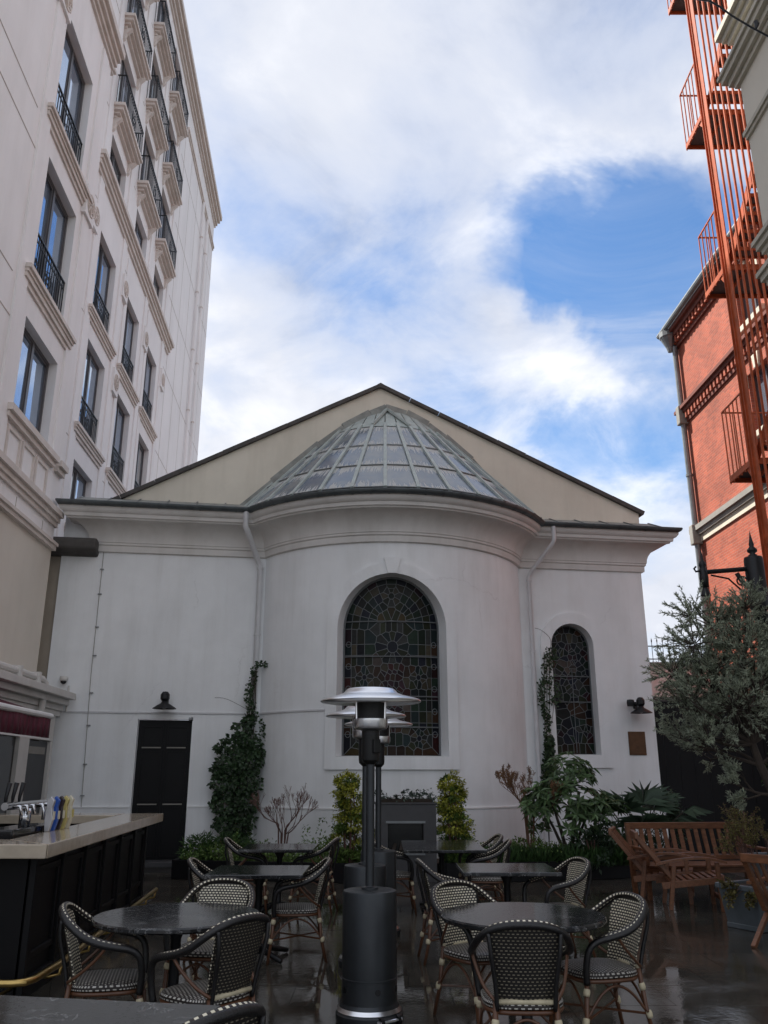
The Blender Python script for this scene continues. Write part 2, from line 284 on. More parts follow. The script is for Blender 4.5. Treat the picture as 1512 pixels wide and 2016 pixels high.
# ------------------------------------------------------------------ mesh helpers
class MB:
    def __init__(s): s.v = []; s.f = []; s.uv = {}
    def face(s, pts, uv=None):
        i = len(s.v); s.v += [tuple(p) for p in pts]; s.f.append(tuple(range(i, i + len(pts))))
        if uv: s.uv[len(s.f) - 1] = uv
    def box(s, x0, x1, y0, y1, z0, z1):
        i = len(s.v)
        s.v += [(x0, y0, z0), (x1, y0, z0), (x1, y1, z0), (x0, y1, z0), (x0, y0, z1), (x1, y0, z1), (x1, y1, z1), (x0, y1, z1)]
        s.f += [(i, i+3, i+2, i+1), (i+4, i+5, i+6, i+7), (i, i+1, i+5, i+4), (i+1, i+2, i+6, i+5), (i+2, i+3, i+7, i+6), (i+3, i, i+4, i+7)]
        return s
    def hexa(s, p):     # eight corners: bottom four then top four
        i = len(s.v); s.v += [tuple(q) for q in p]
        s.f += [(i, i+3, i+2, i+1), (i+4, i+5, i+6, i+7), (i, i+1, i+5, i+4), (i+1, i+2, i+6, i+5), (i+2, i+3, i+7, i+6), (i+3, i, i+4, i+7)]
        return s
    def bar(s, a, b, wx, wz, up=(0, 0, 1)):
        """square bar from a to b, wx wide, wz high"""
        a, b = Vector(a), Vector(b); d = (b - a).normalized(); u = Vector(up)
        if abs(d.dot(u)) > 0.98: u = Vector((1, 0, 0))
        r = d.cross(u).normalized() * (wx / 2); u2 = r.cross(d).normalized() * (wz / 2)
        return s.hexa([a - r - u2, a + r - u2, b + r - u2, b - r - u2, a - r + u2, a + r + u2, b + r + u2, b - r + u2])
    def tube(s, path, r, n=8, cap=True, closed=False):
        P = [Vector(p) for p in path]; m = len(P); rs = r if isinstance(r, (list, tuple)) else [r] * m
        T = []
        for k in range(m):
            a = P[(k - 1) % m] if (closed or k > 0) else P[k]; b = P[(k + 1) % m] if (closed or k < m - 1) else P[k]
            T.append((b - a).normalized() if (b - a).length > 1e-9 else Vector((0, 0, 1)))
        u = T[0].orthogonal().normalized(); base = len(s.v); L = 0.0; Ls = []
        for k in range(m):
            if k: L += (P[k] - P[k - 1]).length; u = (u - T[k] * u.dot(T[k])).normalized()
            Ls.append(L); w2 = T[k].cross(u)
            for j in range(n):
                a = 2 * pi * j / n; s.v.append(tuple(P[k] + (u * cos(a) + w2 * sin(a)) * rs[k]))
        last = m if closed else m - 1
        for k in range(last):
            k2 = (k + 1) % m; l2 = Ls[k2] if k2 else L + (P[0] - P[-1]).length
            for j in range(n):
                j2 = (j + 1) % n
                s.uv[len(s.f)] = [(Ls[k], 2*pi*rs[k]*j/n), (Ls[k], 2*pi*rs[k]*(j+1)/n), (l2, 2*pi*rs[k]*(j+1)/n), (l2, 2*pi*rs[k]*j/n)]
                s.f.append((base + k*n + j, base + k*n + j2, base + k2*n + j2, base + k2*n + j))
        if cap and not closed:
            s.f.append(tuple(base + j for j in reversed(range(n)))); s.f.append(tuple(base + (m-1)*n + j for j in range(n)))
        return s
    def lathe(s, prof, n=32, c=(0, 0), arc=None):
        """profile of (radius, z) turned round a vertical axis at c"""
        base = len(s.v); m = len(prof); cx, cy = c
        for (r, z) in prof:
            for j in range(n):
                a = 2 * pi * j / n; s.v.append((cx + r * cos(a), cy + r * sin(a), z))
        for k in range(m - 1):
            for j in range(n):
                j2 = (j + 1) % n; s.f.append((base + k*n + j, base + k*n + j2, base + (k+1)*n + j2, base + (k+1)*n + j))
        if prof[0][0] > 1e-5: s.f.append(tuple(base + j for j in reversed(range(n))))
        if prof[-1][0] > 1e-5: s.f.append(tuple(base + (m-1)*n + j for j in range(n)))
        return s
    def prism(s, poly, axis, a, b):
        """extrude a 2-D polygon; axis 'x': poly is (y,z) from x=a to x=b; 'y': (x,z); 'z': (x,y)"""
        def P(q, t): return (t, q[0], q[1]) if axis == 'x' else ((q[0], t, q[1]) if axis == 'y' else (q[0], q[1], t))
        i = len(s.v); n = len(poly); s.v += [P(q, a) for q in poly] + [P(q, b) for q in poly]
        s.f.append(tuple(i + k for k in range(n))); s.f.append(tuple(i + n + k for k in reversed(range(n))))
        for k in range(n): s.f.append((i + k, i + n + k, i + n + (k + 1) % n, i + (k + 1) % n))
        return s
    def leaf(s, p, d, up, L, W, bend=0.0):
        d = d.normalized(); r = d.cross(up)
        if r.length < 1e-4: r = d.orthogonal()
        r.normalize(); nrm = r.cross(d)
        i = len(s.v); m = p + d * (L * 0.45) + nrm * (0.06 * L)
        s.v += [tuple(p), tuple(m - r * (W / 2)), tuple(p + d * L - nrm * bend * L), tuple(m + r * (W / 2))]
        s.f += [(i, i+1, i+2), (i, i+2, i+3)]
    def mesh(s, name, smooth=False):
        me = bpy.data.meshes.new(name); me.from_pydata(s.v, [], s.f)
        uvl = me.uv_layers.new(name='UVMap')
        nv = len(me.loops); arr = np.zeros((nv, 2), dtype=np.float32)
        me.polygons.foreach_get  # noqa
        for pidx, poly in enumerate(me.polygons):
            if pidx in s.uv:
                for k, li in enumerate(poly.loop_indices): arr[li] = s.uv[pidx][k]
            elif len(s.f) < 20000:
                nx, ny, nz = (abs(q) for q in poly.normal)
                for li in poly.loop_indices:
                    x, y, z = s.v[me.loops[li].vertex_index]
                    arr[li] = (y, z) if (nx > ny and nx > nz) else ((x, z) if ny > nz else (x, y))
        uvl.data.foreach_set('uv', arr.ravel())
        if smooth: me.polygons.foreach_set('use_smooth', [True] * len(me.polygons))
        me.update(); return me
    def build(s, name, m, parent=None, smooth=False, bevel=0.0, autosmooth=False):
        me = s.mesh(name, smooth); me.materials.append(MATS[m] if isinstance(m, str) else m)
        o = bpy.data.objects.new(name, me); COL.objects.link(o); o.parent = parent
        if bevel:
            md = o.modifiers.new('bevel', 'BEVEL'); md.width = bevel; md.segments = 2; md.limit_method = 'ANGLE'; md.angle_limit = radians(40)
        if autosmooth:
            me.polygons.foreach_set('use_smooth', [True] * len(me.polygons))
            md = o.modifiers.new('weld', 'WELD'); md.merge_threshold = 0.0002
            es = o.modifiers.new('split', 'EDGE_SPLIT'); es.split_angle = radians(35)
        return o

def tag(o, label, cat, group=None, kind=None):
    if label: o['label'] = label
    if cat: o['category'] = cat
    if group: o['group'] = group
    if kind: o['kind'] = kind
    return o
def thing(name, label, cat, loc=(0, 0, 0), rz=0.0, group=None):
    o = bpy.data.objects.new(name, None); COL.objects.link(o); o.location = loc; o.rotation_euler = (0, 0, rz)
    o.empty_display_size = 0.2
    return tag(o, label, cat, group)
def struct(o): o['kind'] = 'structure'; return o
def copy_tree(o, parent=None):
    c = o.copy(); COL.objects.link(c)
    if parent is not None: c.parent = parent
    for ch in list(o.children): copy_tree(ch, c)
    return c
def clone(o, label, loc, rz=0.0, scale=None):
    c = copy_tree(o); c['label'] = label; c.location = loc; c.rotation_euler = (0, 0, rz)
    if scale: c.scale = (scale, scale, scale)
    return c
def box(name, m, parent, *b, bevel=0.0):
    return MB().box(*b).build(name, m, parent, bevel=bevel)
def rv(a=1.0): return Vector((random.gauss(0, 1), random.gauss(0, 1), random.gauss(0, 1))).normalized() * a
def arc_pts(c, r, a0, a1, n): return [(c[0] + r * cos(a0 + (a1 - a0) * k / n), c[1] + r * sin(a0 + (a1 - a0) * k / n)) for k in range(n + 1)]

def wall_holes(mb, x0, x1, z0, z1, holes, y, depth):
    """flat wall facing -y with rectangular openings and their reveals"""
    xs = sorted({x0, x1, *[h[0] for h in holes], *[h[1] for h in holes]}); zs = sorted({z0, z1, *[h[2] for h in holes], *[h[3] for h in holes]})
    for i in range(len(xs) - 1):
        for j in range(len(zs) - 1):
            cx, cz = (xs[i] + xs[i+1]) / 2, (zs[j] + zs[j+1]) / 2
            if any(h[0] < cx < h[1] and h[2] < cz < h[3] for h in holes): continue
            mb.face([(xs[i], y, zs[j]), (xs[i+1], y, zs[j]), (xs[i+1], y, zs[j+1]), (xs[i], y, zs[j+1])])
    for (a, b, c, d) in holes:
        q = [(a, c), (b, c), (b, d), (a, d)]
        for k in range(4):
            p, r = q[k], q[(k + 1) % 4]
            mb.face([(p[0], y, p[1]), (p[0], y + depth, p[1]), (r[0], y + depth, r[1]), (r[0], y, r[1])])
    return mb
def arch_loop(a0, a1, zs, zp, n=24, grow=0.0, growb=None):
    """opening outline from the lower left corner round the arch to the lower right"""
    r = (a1 - a0) / 2 + grow; c = (a0 + a1) / 2; gb = grow if growb is None else growb
    return [(a0 - grow, zs - gb), (a0 - grow, (zs + zp) / 2)] + [(c - r * cos(pi * k / n), zp + r * sin(pi * k / n)) for k in range(n + 1)] + [(a1 + grow, (zs + zp) / 2), (a1 + grow, zs - gb)]
def arch_wall(mb, M, aa, z0, z1, hole=None, n=24):
    """wall strip in (a, z, depth) with one arched opening; M maps to space; facing out (depth < 0)"""
    A = set(aa)
    if hole:
        a0, a1, zs, zp = hole; r = (a1 - a0) / 2; c = (a0 + a1) / 2
        A |= {c - r * cos(pi * k / n) for k in range(n + 1)}
    A = sorted(A)
    top = lambda a: zp + sqrt(max(0.0, r * r - (a - c) ** 2))
    for i in range(len(A) - 1):
        p, q = A[i], A[i+1]; mid = (p + q) / 2
        if q - p < 1e-6: continue
        if hole and a0 < mid < a1:
            mb.face([M(p, z0, 0), M(q, z0, 0), M(q, zs, 0), M(p, zs, 0)])
            mb.face([M(p, top(p), 0), M(q, top(q), 0), M(q, z1, 0), M(p, z1, 0)])
        else: mb.face([M(p, z0, 0), M(q, z0, 0), M(q, z1, 0), M(p, z1, 0)])
    return mb

# ================================================================== SETTING: ground and paving
g = MB(); g.face([(-400, -400, -0.06), (400, -400, -0.06), (400, 600, -0.06), (-400, 600, -0.06)])
struct(g.build('ground', 'ground_dark'))
fl = MB(); fl.face([(-7.2, -6, -0.012), (7.0, -6, -0.012), (7.0, 18.3, -0.012), (-7.2, 18.3, -0.012)])
floor = struct(fl.build('courtyard_floor', 'grout'))
floor['label'] = 'wet dark stone paving of the courtyard'
slab_me = []
for (sx, sy) in ((1.195, 0.596), (0.795, 0.596)):
    m_ = MB(); b = 0.006
    m_.box(-sx / 2, sx / 2, -sy / 2, sy / 2, -0.03, 0.0)
    me = m_.mesh('paving_slab'); me.materials.append(MATS['wet_slab']); slab_me.append(me)
rs = random.Random(3); slabs = []
yy = 2.3; row = 0
while yy < 15.2:
    x = -6.6 + (0.0, 0.73, 0.31)[row % 3]
    while x < 5.6:
        k = 0 if rs.random() < 0.62 else 1; wd = (1.2, 0.8)[k]
        half = (yy / 1719) * 800 * 1.08 + 0.9          # keep what the frame and a step to the side can see
        if -half - 0.6 < x and x + wd < half + 1.4 and not (x + wd / 2 < -3.3 and yy < 12.2):
            slabs.append((x + wd / 2, yy, k))
        x += wd
    yy += 0.6; row += 1
for (x, y, k) in slabs[:300]:
    o = bpy.data.objects.new('paving_slab', slab_me[k]); COL.objects.link(o); o.parent = floor
    o.location = (x, y, rs.uniform(-0.002, 0.0)); o.rotation_euler = (radians(rs.gauss(0, 0.07)), radians(rs.gauss(0, 0.07)), 0)
ex = MB()
yy = -5.8
while yy < 2.0:
    x = -6.6
    while x < 6: ex.box(x + 0.004, x + 1.194, yy - 0.296, yy + 0.296, -0.03, -0.001); x += 1.2
    yy += 0.6
o = ex.build('paving_field', 'wet_slab', floor); o['kind'] = 'stuff'
# ring of a sunken floor lamp
fl_ = thing('floor_lamp', 'round steel rimmed uplight set flush in the wet paving', 'floor light', (-1.13, 7.65, 0.0))
MB().lathe([(0.085, 0.001), (0.085, 0.006), (0.06, 0.006), (0.06, 0.003)], 24).build('rim', 'brass', fl_, smooth=False)
MB().lathe([(0.0, 0.0035), (0.06, 0.0035), (0.06, 0.001)], 24).build('lens', 'chrome', fl_)

# ================================================================== CHAPEL
CH = thing('chapel', 'grey painted chapel with curved apse, stained glass and a stone gable', 'chapel', (-3.668, 16.423, 0), radians(9))
cu, cy_, R = 3.95, 1.34, 3.0                      # apse centre (local x, y) and radius
def Mcyl(a, z, d, R=R):
    t = a / R; return (cu + (R - d) * sin(t), cy_ - (R - d) * cos(t), z)
def Mflat(a, z, d): return (a, d, z)
LW, RW = -2.75, 9.44
# flat walls
mb = MB(); wall_holes(mb, LW, 1.35, -0.05, 6.6, [(-1.01, 0.0, -0.05, 2.58)], 0.0, 0.16)
mb.face([(LW, 0.0, -.05), (LW, 0.0, 6.0), (LW, 12, 6.0), (LW, 12, -.05)]); mb.face([(LW, 0, 6.0), (-2.1, 0, 6.0), (-2.1, 12, 6.0), (LW, 12, 6.0)])
mb.build('wall', 'chapel_paint', CH)
W2 = (7.26, 8.19, 1.95, 4.165)
mb = MB(); arch_wall(mb, Mflat, [6.55, RW], -0.05, 6.6, W2)
mb.face([(RW, 0, -.05), (RW, 12, -.05), (RW, 12, 6.6), (RW, 0, 6.6)])
mb.build('wall', 'chapel_paint', CH)
# apse wall
aC = radians(-6.5) * R
W1 = (aC - 1.02, aC + 1.02, 1.88, 4.175)
aa = [radians(-67 + 134 * k / 60) * R for k in range(61)]
mb = MB(); arch_wall(mb, Mcyl, aa, -0.05, 6.6, W1, 30); mb.build('apse_wall', 'chapel_paint', CH, autosmooth=True)
# plinth with its pale upper edge
for nm, m, z0, z1, out in (('plinth', 'chapel_paint', -0.05, 0.985, 0.04), ('plinth_edge', 'white_trim', 0.985, 1.01, 0.048)):
    for (a, b) in ((LW, -1.03), (0.02, 1.30), (6.62, RW + out)): MB().box(a, b, -out, 0.02, z0, z1).build(nm, m, CH)
    mb = MB(); pts = [radians(-64.5 + 129 * k / 48) for k in range(49)]
    for k in range(48):
        for (r_, s_) in ((R + out, 0),):
            A = lambda t, r, z: (cu + r * sin(t), cy_ - r * cos(t), z)
            mb.face([A(pts[k], r_, z0), A(pts[k+1], r_, z0), A(pts[k+1], r_, z1), A(pts[k], r_, z1)])
            mb.face([A(pts[k], r_, z1), A(pts[k+1], r_, z1), A(pts[k+1], R - .02, z1), A(pts[k], R - .02, z1)])
    mb.build('apse_' + nm, m, CH, autosmooth=True)
# cornice
prof = [(0.0, 5.80), (0.055, 5.815), (0.06, 5.93), (0.085, 5.95), (0.085, 5.985), (0.10, 6.0)]
for k in range(9):
    t = k / 8 * pi / 2; prof.append((0.10 + 0.36 * (1 - cos(t)), 6.01 + 0.36 * sin(t)))
prof += [(0.47, 6.40), (0.51, 6.405), (0.52, 6.47), (0.56, 6.49), (0.60, 6.55), (0.60, 6.62), (0.0, 6.62)]
def straight_sweep(mb, xa, xb, prof, miter_a=0, miter_b=0):
    n = len(prof)
    A = [(xa - miter_a * o, -o, z) for (o, z) in prof]; B = [(xb + miter_b * o, -o, z) for (o, z) in prof]
    for k in range(n - 1): mb.face([A[k], B[k], B[k+1], A[k+1]])
def side_sweep(mb, x, sgn, ya, yb, prof):
    for k in range(len(prof) - 1):
        (o, z), (o2, z2) = prof[k], prof[k+1]
        q = [(x + sgn * o, ya - o, z), (x + sgn * o2, ya - o2, z2), (x + sgn * o2, yb, z2), (x + sgn * o, yb, z)]
        mb.face(q if sgn < 0 else q)
def arc_sweep(mb, prof, a0, a1, n):
    for i in range(n):
        t0, t1 = radians(a0 + (a1 - a0) * i / n), radians(a0 + (a1 - a0) * (i + 1) / n)
        for k in range(len(prof) - 1):
            (o, z), (o2, z2) = prof[k], prof[k+1]
            P = lambda t, o_, z_: (cu + (R + o_) * sin(t), cy_ - (R + o_) * cos(t), z_)
            mb.face([P(t0, o, z), P(t1, o, z), P(t1, o2, z2), P(t0, o2, z2)])
mb = MB(); straight_sweep(mb, -2.12, 1.5, prof, 1.1, 0); side_sweep(mb, -2.12, -1, 0, 8, prof); mb.build('cornice', 'cornice_paint', CH, autosmooth=True)
mb = MB(); arc_sweep(mb, prof, -68, 68, 64); mb.build('apse_cornice', 'cornice_paint', CH, autosmooth=True)
mb = MB(); straight_sweep(mb, 6.4, RW, prof, 0, 1.1); side_sweep(mb, RW, 1, 0, 8, prof); mb.build('cornice', 'cornice_paint', CH, autosmooth=True)
# gutters, half round, with joint bands
def gut(o0, z0, r, n=8): return [(o0 + r - r * cos(pi * k / n), z0 - r * sin(pi * k / n)) for k in range(n + 1)]
gp = gut(0.56, 6.66, 0.075) ; gp = [(0.50, 6.60)] + gp + [(0.70, 6.675), (0.50, 6.665)]
gj = gut(0.548, 6.667, 0.088)
G1 = MB(); straight_sweep(G1, -2.12, 1.05, gp, 1.0, 0); side_sweep(G1, -2.12, -1, 0, 8, gp); G1 = G1.build('gutter', 'gutter_zinc', CH, autosmooth=True)
G2 = MB(); arc_sweep(G2, gp, -66, 66, 60); G2 = G2.build('apse_gutter', 'gutter_zinc', CH, autosmooth=True)
G3 = MB(); straight_sweep(G3, 6.85, RW, gp, 0, 1.0); side_sweep(G3, RW, 1, 0, 8, gp); G3 = G3.build('gutter', 'gutter_zinc', CH, autosmooth=True)
for x in (-2.3, -1.6, -0.9, -0.1, 0.6): m_ = MB(); straight_sweep(m_, x, x + 0.035, gj + gj[:1]); m_.build('gutter_bracket', 'gutter_zinc', G1)
for x in (7.5, 8.1, 8.7, 9.3): m_ = MB(); straight_sweep(m_, x, x + 0.035, gj + gj[:1]); m_.build('gutter_bracket', 'gutter_zinc', G3)
for k in range(22):
    t = -57 + 114 * k / 21; m_ = MB(); arc_sweep(m_, gj + gj[:1], t, t + 0.6, 1); m_.build('gutter_bracket', 'gutter_zinc', G2)
# gable wall with coping, roof behind
yG = 0.35
gl, ap, gr = (-2.45, 6.67), (3.68, 10.0), (9.69, 7.28)
mb = MB(); mb.prism([(-2.45, 6.3), gl, ap, gr, (9.69, 6.3)], 'y', yG, yG + 0.4); mb.build('gable_wall', 'gable_render', CH)
for (p, q) in ((gl, ap), (ap, gr)):
    dx, dz = q[0] - p[0], q[1] - p[1]; L = sqrt(dx * dx + dz * dz); nx, nz = -dz / L, dx / L
    e0, e1 = (0.25 if p == ap else 0.0), (0.0 if q == ap else 0.12)
    n_st = 9
    for k in range(n_st):
        t0, t1 = k / n_st, (k + 1) / n_st - 0.0012
        P0 = (p[0] + dx * t0, p[1] + dz * t0); P1 = (p[0] + dx * t1 + (0.1 * dx / L if k == n_st - 1 and q == gr else 0), p[1] + dz * t1 + (0.1 * dz / L if k == n_st - 1 and q == gr else 0))
        jz = random.uniform(-0.006, 0.006)
        th_ = 0.085 + jz
        poly = [P0, P1, (P1[0] + nx * th_, P1[1] + nz * th_), (P0[0] + nx * th_, P0[1] + nz * th_)]
        MB().prism(poly, 'y', yG - 0.09, yG + 0.5).build('coping_stone', 'coping', CH)
MB().prism([(ap[0] - .10, ap[1] - .05), (ap[0], ap[1] - .01), (ap[0] + .10, ap[1] - .045), (ap[0] + .08, ap[1] + .055), (ap[0], ap[1] + .10), (ap[0] - .08, ap[1] + .05)], 'y', yG - .095, yG + .5).build('apex_stone', 'coping', CH)
mb = MB(); y1 = 11.0
mb.face([(gl[0], yG + .5, gl[1]), (ap[0], yG + .5, ap[1]), (ap[0], y1, ap[1]), (gl[0], y1, gl[1])]); mb.face([(ap[0], yG + .5, ap[1]), (gr[0], yG + .5, gr[1]), (gr[0], y1, gr[1]), (ap[0], y1, ap[1])])
mb.build('roof', 'slate', CH)
# low zinc slopes between gutter and gable
for (a, b) in ((-2.6, 1.0), (6.9, 9.95)):
    sl = MB(); sl.face([(a, -0.56, 6.668), (b, -0.56, 6.668), (b, yG + 0.02, 7.06), (a, yG + 0.02, 7.06)])
    sl.face([(b, -0.56, 6.668), (b, yG, 6.668), (b, yG, 7.06)])
    so = sl.build('lead_slope', 'flashing', CH)
    n_ = int((b - a) / 0.6)
    for k in range(n_ + 1):
        x = a + 0.05 + (b - a - 0.1) * k / n_
        MB().bar((x, -0.50, 6.70), (x, yG, 7.068), 0.03, 0.018).build('roll', 'zinc', so)
# glazed half cone over the apse, cut off by the gable plane
RE = R + 0.60; ZE = 6.70; ZA = 10.47; KC = (ZA - ZE) / RE; AX = Vector((cu, cy_, 0)); A0 = -4.0
NS = 13; angs = [A0 - 65 + 130 * k / NS for k in range(NS + 1)]
def rcut(t): return (cy_ - yG) / max(.05, cos(radians(t)))
def cpt(t, r, lift=0.0):
    n_ = Vector((sin(radians(t)), -cos(radians(t)), 1 / KC)).normalized()
    return Vector((cu + r * sin(radians(t)), cy_ - r * cos(radians(t)), ZA - KC * r)) + n_ * lift
CONE = MB()
for k in range(NS):
    a, b = angs[k], angs[k+1]; CONE.face([cpt(a, RE, -.05), cpt(b, RE, -.05), cpt(b, rcut(b), -.05), cpt(a, rcut(a), -.05)])
CONE = CONE.build('apse_roof', 'flashing', CH)
rr_ = [3.58, 2.92, 2.26, 1.58]
for k in range(NS):
    a, b = angs[k] + .45, angs[k+1] - .45
    for j in range(3):
        lo, hi = rr_[j], rr_[j+1] + .012
        ha, hb = max(hi, rcut(a) + .02), max(hi, rcut(b) + .02)
        if ha > lo - .15 or hb > lo - .15: continue
        q = [cpt(a, lo, .012 + .006 * (2 - j)), cpt(b, lo, .012 + .006 * (2 - j)), cpt(b, hb, .004), cpt(a, ha, .004)]
        nrm = (q[1] - q[0]).cross(q[3] - q[0]).normalized() * 0.012; wd_ = (q[1] - q[0]).length
        p_ = MB(); p_.face(q, [(0, 0), (wd_, 0), (wd_, (lo - hb) / (lo - hi)), (0, (lo - ha) / (lo - hi))])
        for e in range(4): p_.face([q[e], q[e] - nrm, q[(e + 1) % 4] - nrm, q[(e + 1) % 4]])
        p_.build('roof_pane', 'roof_glass', CONE)
        MB().bar(cpt(a, lo, .025), cpt(b, lo, .025), .012, .012).build('glazing_bar', 'zinc', CONE)
    if rcut(a) < 1.56 and rcut(b) < 1.56:
        p_ = MB(); p_.face([cpt(a, 1.575, .012), cpt(b, 1.575, .012), cpt(b, rcut(b), .012), cpt(a, rcut(a), .012)], [(0, 0), (.3, 0), (.3, .45), (0, .45)]); p_.build('apex_sheet', 'verdigris', CONE)
for k in range(NS + 1):
    t = angs[k]; inner = max(rcut(t) + .03, 1.5 if abs(t - A0) > 6 else 1.5)
    MB().bar(cpt(t, RE, .03), cpt(t, inner, .03), 0.065, 0.045, up=cpt(t, 2, 1) - cpt(t, 2, 0)).build('glazing_rib', 'verdigris', CONE)
# lead flashing along the line where the cone meets the gable
fo = [cpt(t, rcut(t)) for t in [A0 - 65 + 130 * k / 12 for k in range(13)]]
pk = Vector((cu - .12, yG, 9.50))
left_ = [fo[0], fo[1], fo[2], fo[4], pk]; right_ = [pk, fo[8], fo[10], fo[11], fo[12]]
base_l, base_r = Vector((.55, yG, 6.80)), Vector((7.1, yG, 6.80))
for seq in ([base_l] + left_, right_ + [base_r]):
    for k in range(len(seq) - 1):
        p0, p1 = seq[k], seq[k+1]; d_ = Vector((p1.x - p0.x, 0, p1.z - p0.z)).normalized(); n_ = Vector((-d_.z, 0, d_.x)); h0 = .10 + .03 * (k % 2)
        MB().prism([(p0.x - n_.x * .06, p0.z - n_.z * .06), (p1.x - n_.x * .06, p1.z - n_.z * .06), (p1.x + n_.x * h0, p1.z + n_.z * h0), (p0.x + n_.x * h0, p0.z + n_.z * h0)], 'y', yG - .03 - .004 * k, yG + .01).build('flashing_strip', 'flashing', CONE)
for s_ in (-1, 1):
    q0, q1 = pk + Vector((0, -.06, -.02)), cpt(A0 + s_ * 15, 1.56, .05)
    MB().bar(q0, q1, .06, .05).build('hip_roll', 'verdigris', CONE)
MB().lathe([(0.07, 9.42), (0.05, 9.54), (0.0, 9.60)], 10, (pk.x, yG - 0.05)).build('apex_cap', 'flashing', CONE)
# window surrounds and reveals
def surround(M, W, n, grow, growb, name):
    a0, a1, zs, zp = W; mb = MB(); o = 0.05
    inn = arch_loop(a0, a1, zs, zp, n); out = arch_loop(a0, a1, zs, zp, n, grow, growb)
    # densify the straight foot
    for k in range(len(inn) - 1): mb.face([M(*out[k], -o), M(*inn[k], -o), M(*inn[k+1], -o), M(*out[k+1], -o)]); mb.face([M(*out[k], 0.01), M(*out[k], -o), M(*out[k+1], -o), M(*out[k+1], 0.01)])
    N = 12
    for k in range(N):
        def L(t, u): return (out[0][0] + (out[-1][0] - out[0][0]) * t, zs - growb) if u == 0 else (out[0][0] + (out[-1][0] - out[0][0]) * t, zs)
        t0, t1 = k / N, (k + 1) / N
        mb.face([M(*L(t0, 0), -o), M(*L(t1, 0), -o), M(*L(t1, 1), -o - .001), M(*L(t0, 1), -o - .001)])
        mb.face([M(*L(t0, 0), 0.01), M(*L(t1, 0), 0.01), M(*L(t1, 0), -o), M(*L(t0, 0), -o)])
    return mb.build(name, 'chapel_paint', CH)
def reveal(M, W, n, d, par):
    a0, a1, zs, zp = W; mb = MB(); lp = arch_loop(a0, a1, zs, zp, n)
    for k in range(len(lp) - 1): mb.face([M(*lp[k], -0.05), M(*lp[k], d), M(*lp[k+1], d), M(*lp[k+1], -0.05)])
    N = 10
    for k in range(N):
        p = a0 + (a1 - a0) * k / N; q = a0 + (a1 - a0) * (k + 1) / N
        mb.face([M(p, zs, -0.052), M(q, zs, -0.052), M(q, zs + 0.02, d), M(p, zs + 0.02, d)])
    return mb.build('reveal', 'chapel_paint', par, autosmooth=True)
surround(Mcyl, W1, 30, 0.21, 0.22, 'window_surround'); surround(Mflat, W2, 24, 0.235, 0.25, 'window_surround')
# keystone over the apse window
kz = MB(); ka = [(aC - 0.085, 5.19), (aC + 0.085, 5.19), (aC + 0.155, 5.5), (aC - 0.155, 5.5)]
kz.hexa([Mcyl(*p, -0.012) for p in ka] + [Mcyl(*p, -0.10) for p in ka]); kz.build('keystone', 'chapel_paint', CH)

def clip_half(poly, m, nrm):
    """part of poly where (p-m).n <= 0"""
    out = []; n = len(poly)
    for i in range(n):
        p, q = poly[i], poly[(i + 1) % n]
        dp = (p[0]-m[0])*nrm[0] + (p[1]-m[1])*nrm[1]; dq = (q[0]-m[0])*nrm[0] + (q[1]-m[1])*nrm[1]
        if dp <= 0: out.append(p)
        if dp * dq < 0: t = dp / (dp - dq); out.append((p[0] + (q[0]-p[0])*t, p[1] + (q[1]-p[1])*t))
    return out
def stained(win, M, W, depth, sites, bars):
    a0, a1, zs, zp = W; outline = arch_loop(a0, a1, zs + 0.02, zp, 28)
    came = MB(); seen = set()
    for i, (x, z, m) in enumerate(sites):
        poly = outline; ds = sorted((((x-u)**2 + (z-v)**2), u, v) for j, (u, v, _) in enumerate(sites) if j != i)
        for d2, u, v in ds[:40]:
            mid = ((x + u) / 2, (z + v) / 2); poly = clip_half(poly, mid, (u - x, v - z))
            if len(poly) < 3: break
        if len(poly) < 3: continue
        cx = sum(p[0] for p in poly) / len(poly); cz = sum(p[1] for p in poly) / len(poly)
        sc = 1 - 0.006 / max(0.03, sqrt(sum((p[0]-cx)**2 + (p[1]-cz)**2 for p in poly) / len(poly)))
        q = [(cx + (p[0]-cx)*sc, cz + (p[1]-cz)*sc) for p in poly]
        ta, tb = random.uniform(-.03, .03), random.uniform(-.03, .03)
        dp = lambda p: depth + ta * (p[0] - cx) + tb * (p[1] - cz)
        pm = MB(); pm.face([M(*p, dp(p)) for p in q])
        for k in range(len(q)):
            e, f = q[k], q[(k+1) % len(q)]
            pm.face([M(*f, dp(f)), M(*e, dp(e)), M(*e, depth + .012), M(*f, depth + .012)])
        pm.build('pane', 'stained_' + m, win)
        for k in range(len(poly)):
            e, f = poly[k], poly[(k+1) % len(poly)]
            key = tuple(sorted([(round(e[0], 3), round(e[1], 3)), (round(f[0], 3), round(f[1], 3))]))
            if key in seen: continue
            seen.add(key); L = sqrt((e[0]-f[0])**2 + (e[1]-f[1])**2)
            if L < 0.012: continue
            nx, nz = (f[1]-e[1]) / L * 0.0045, -(f[0]-e[0]) / L * 0.0045
            qq = [(e[0]+nx, e[1]+nz), (f[0]+nx, f[1]+nz), (f[0]-nx, f[1]-nz), (e[0]-nx, e[1]-nz)]
            came.hexa([M(*p, depth + .006) for p in qq] + [M(*p, depth - .008) for p in qq])
    came.build('lead_came', 'lead', win)
    for z in bars:
        bb = MB(); N = 8; r = (a1 - a0) / 2; c = (a0 + a1) / 2
        hw = r if z <= zp else sqrt(max(0.01, r * r - (z - zp) ** 2))
        bb.tube([M(c - hw + 2 * hw * k / N, z, depth - 0.025) for k in range(N + 1)], 0.012, 6); bb.build('saddle_bar', 'lead', win)
    bk = MB(); bk.face([M(*p, depth + 0.05) for p in outline]); bk.build('backing', 'shop_dark', win)
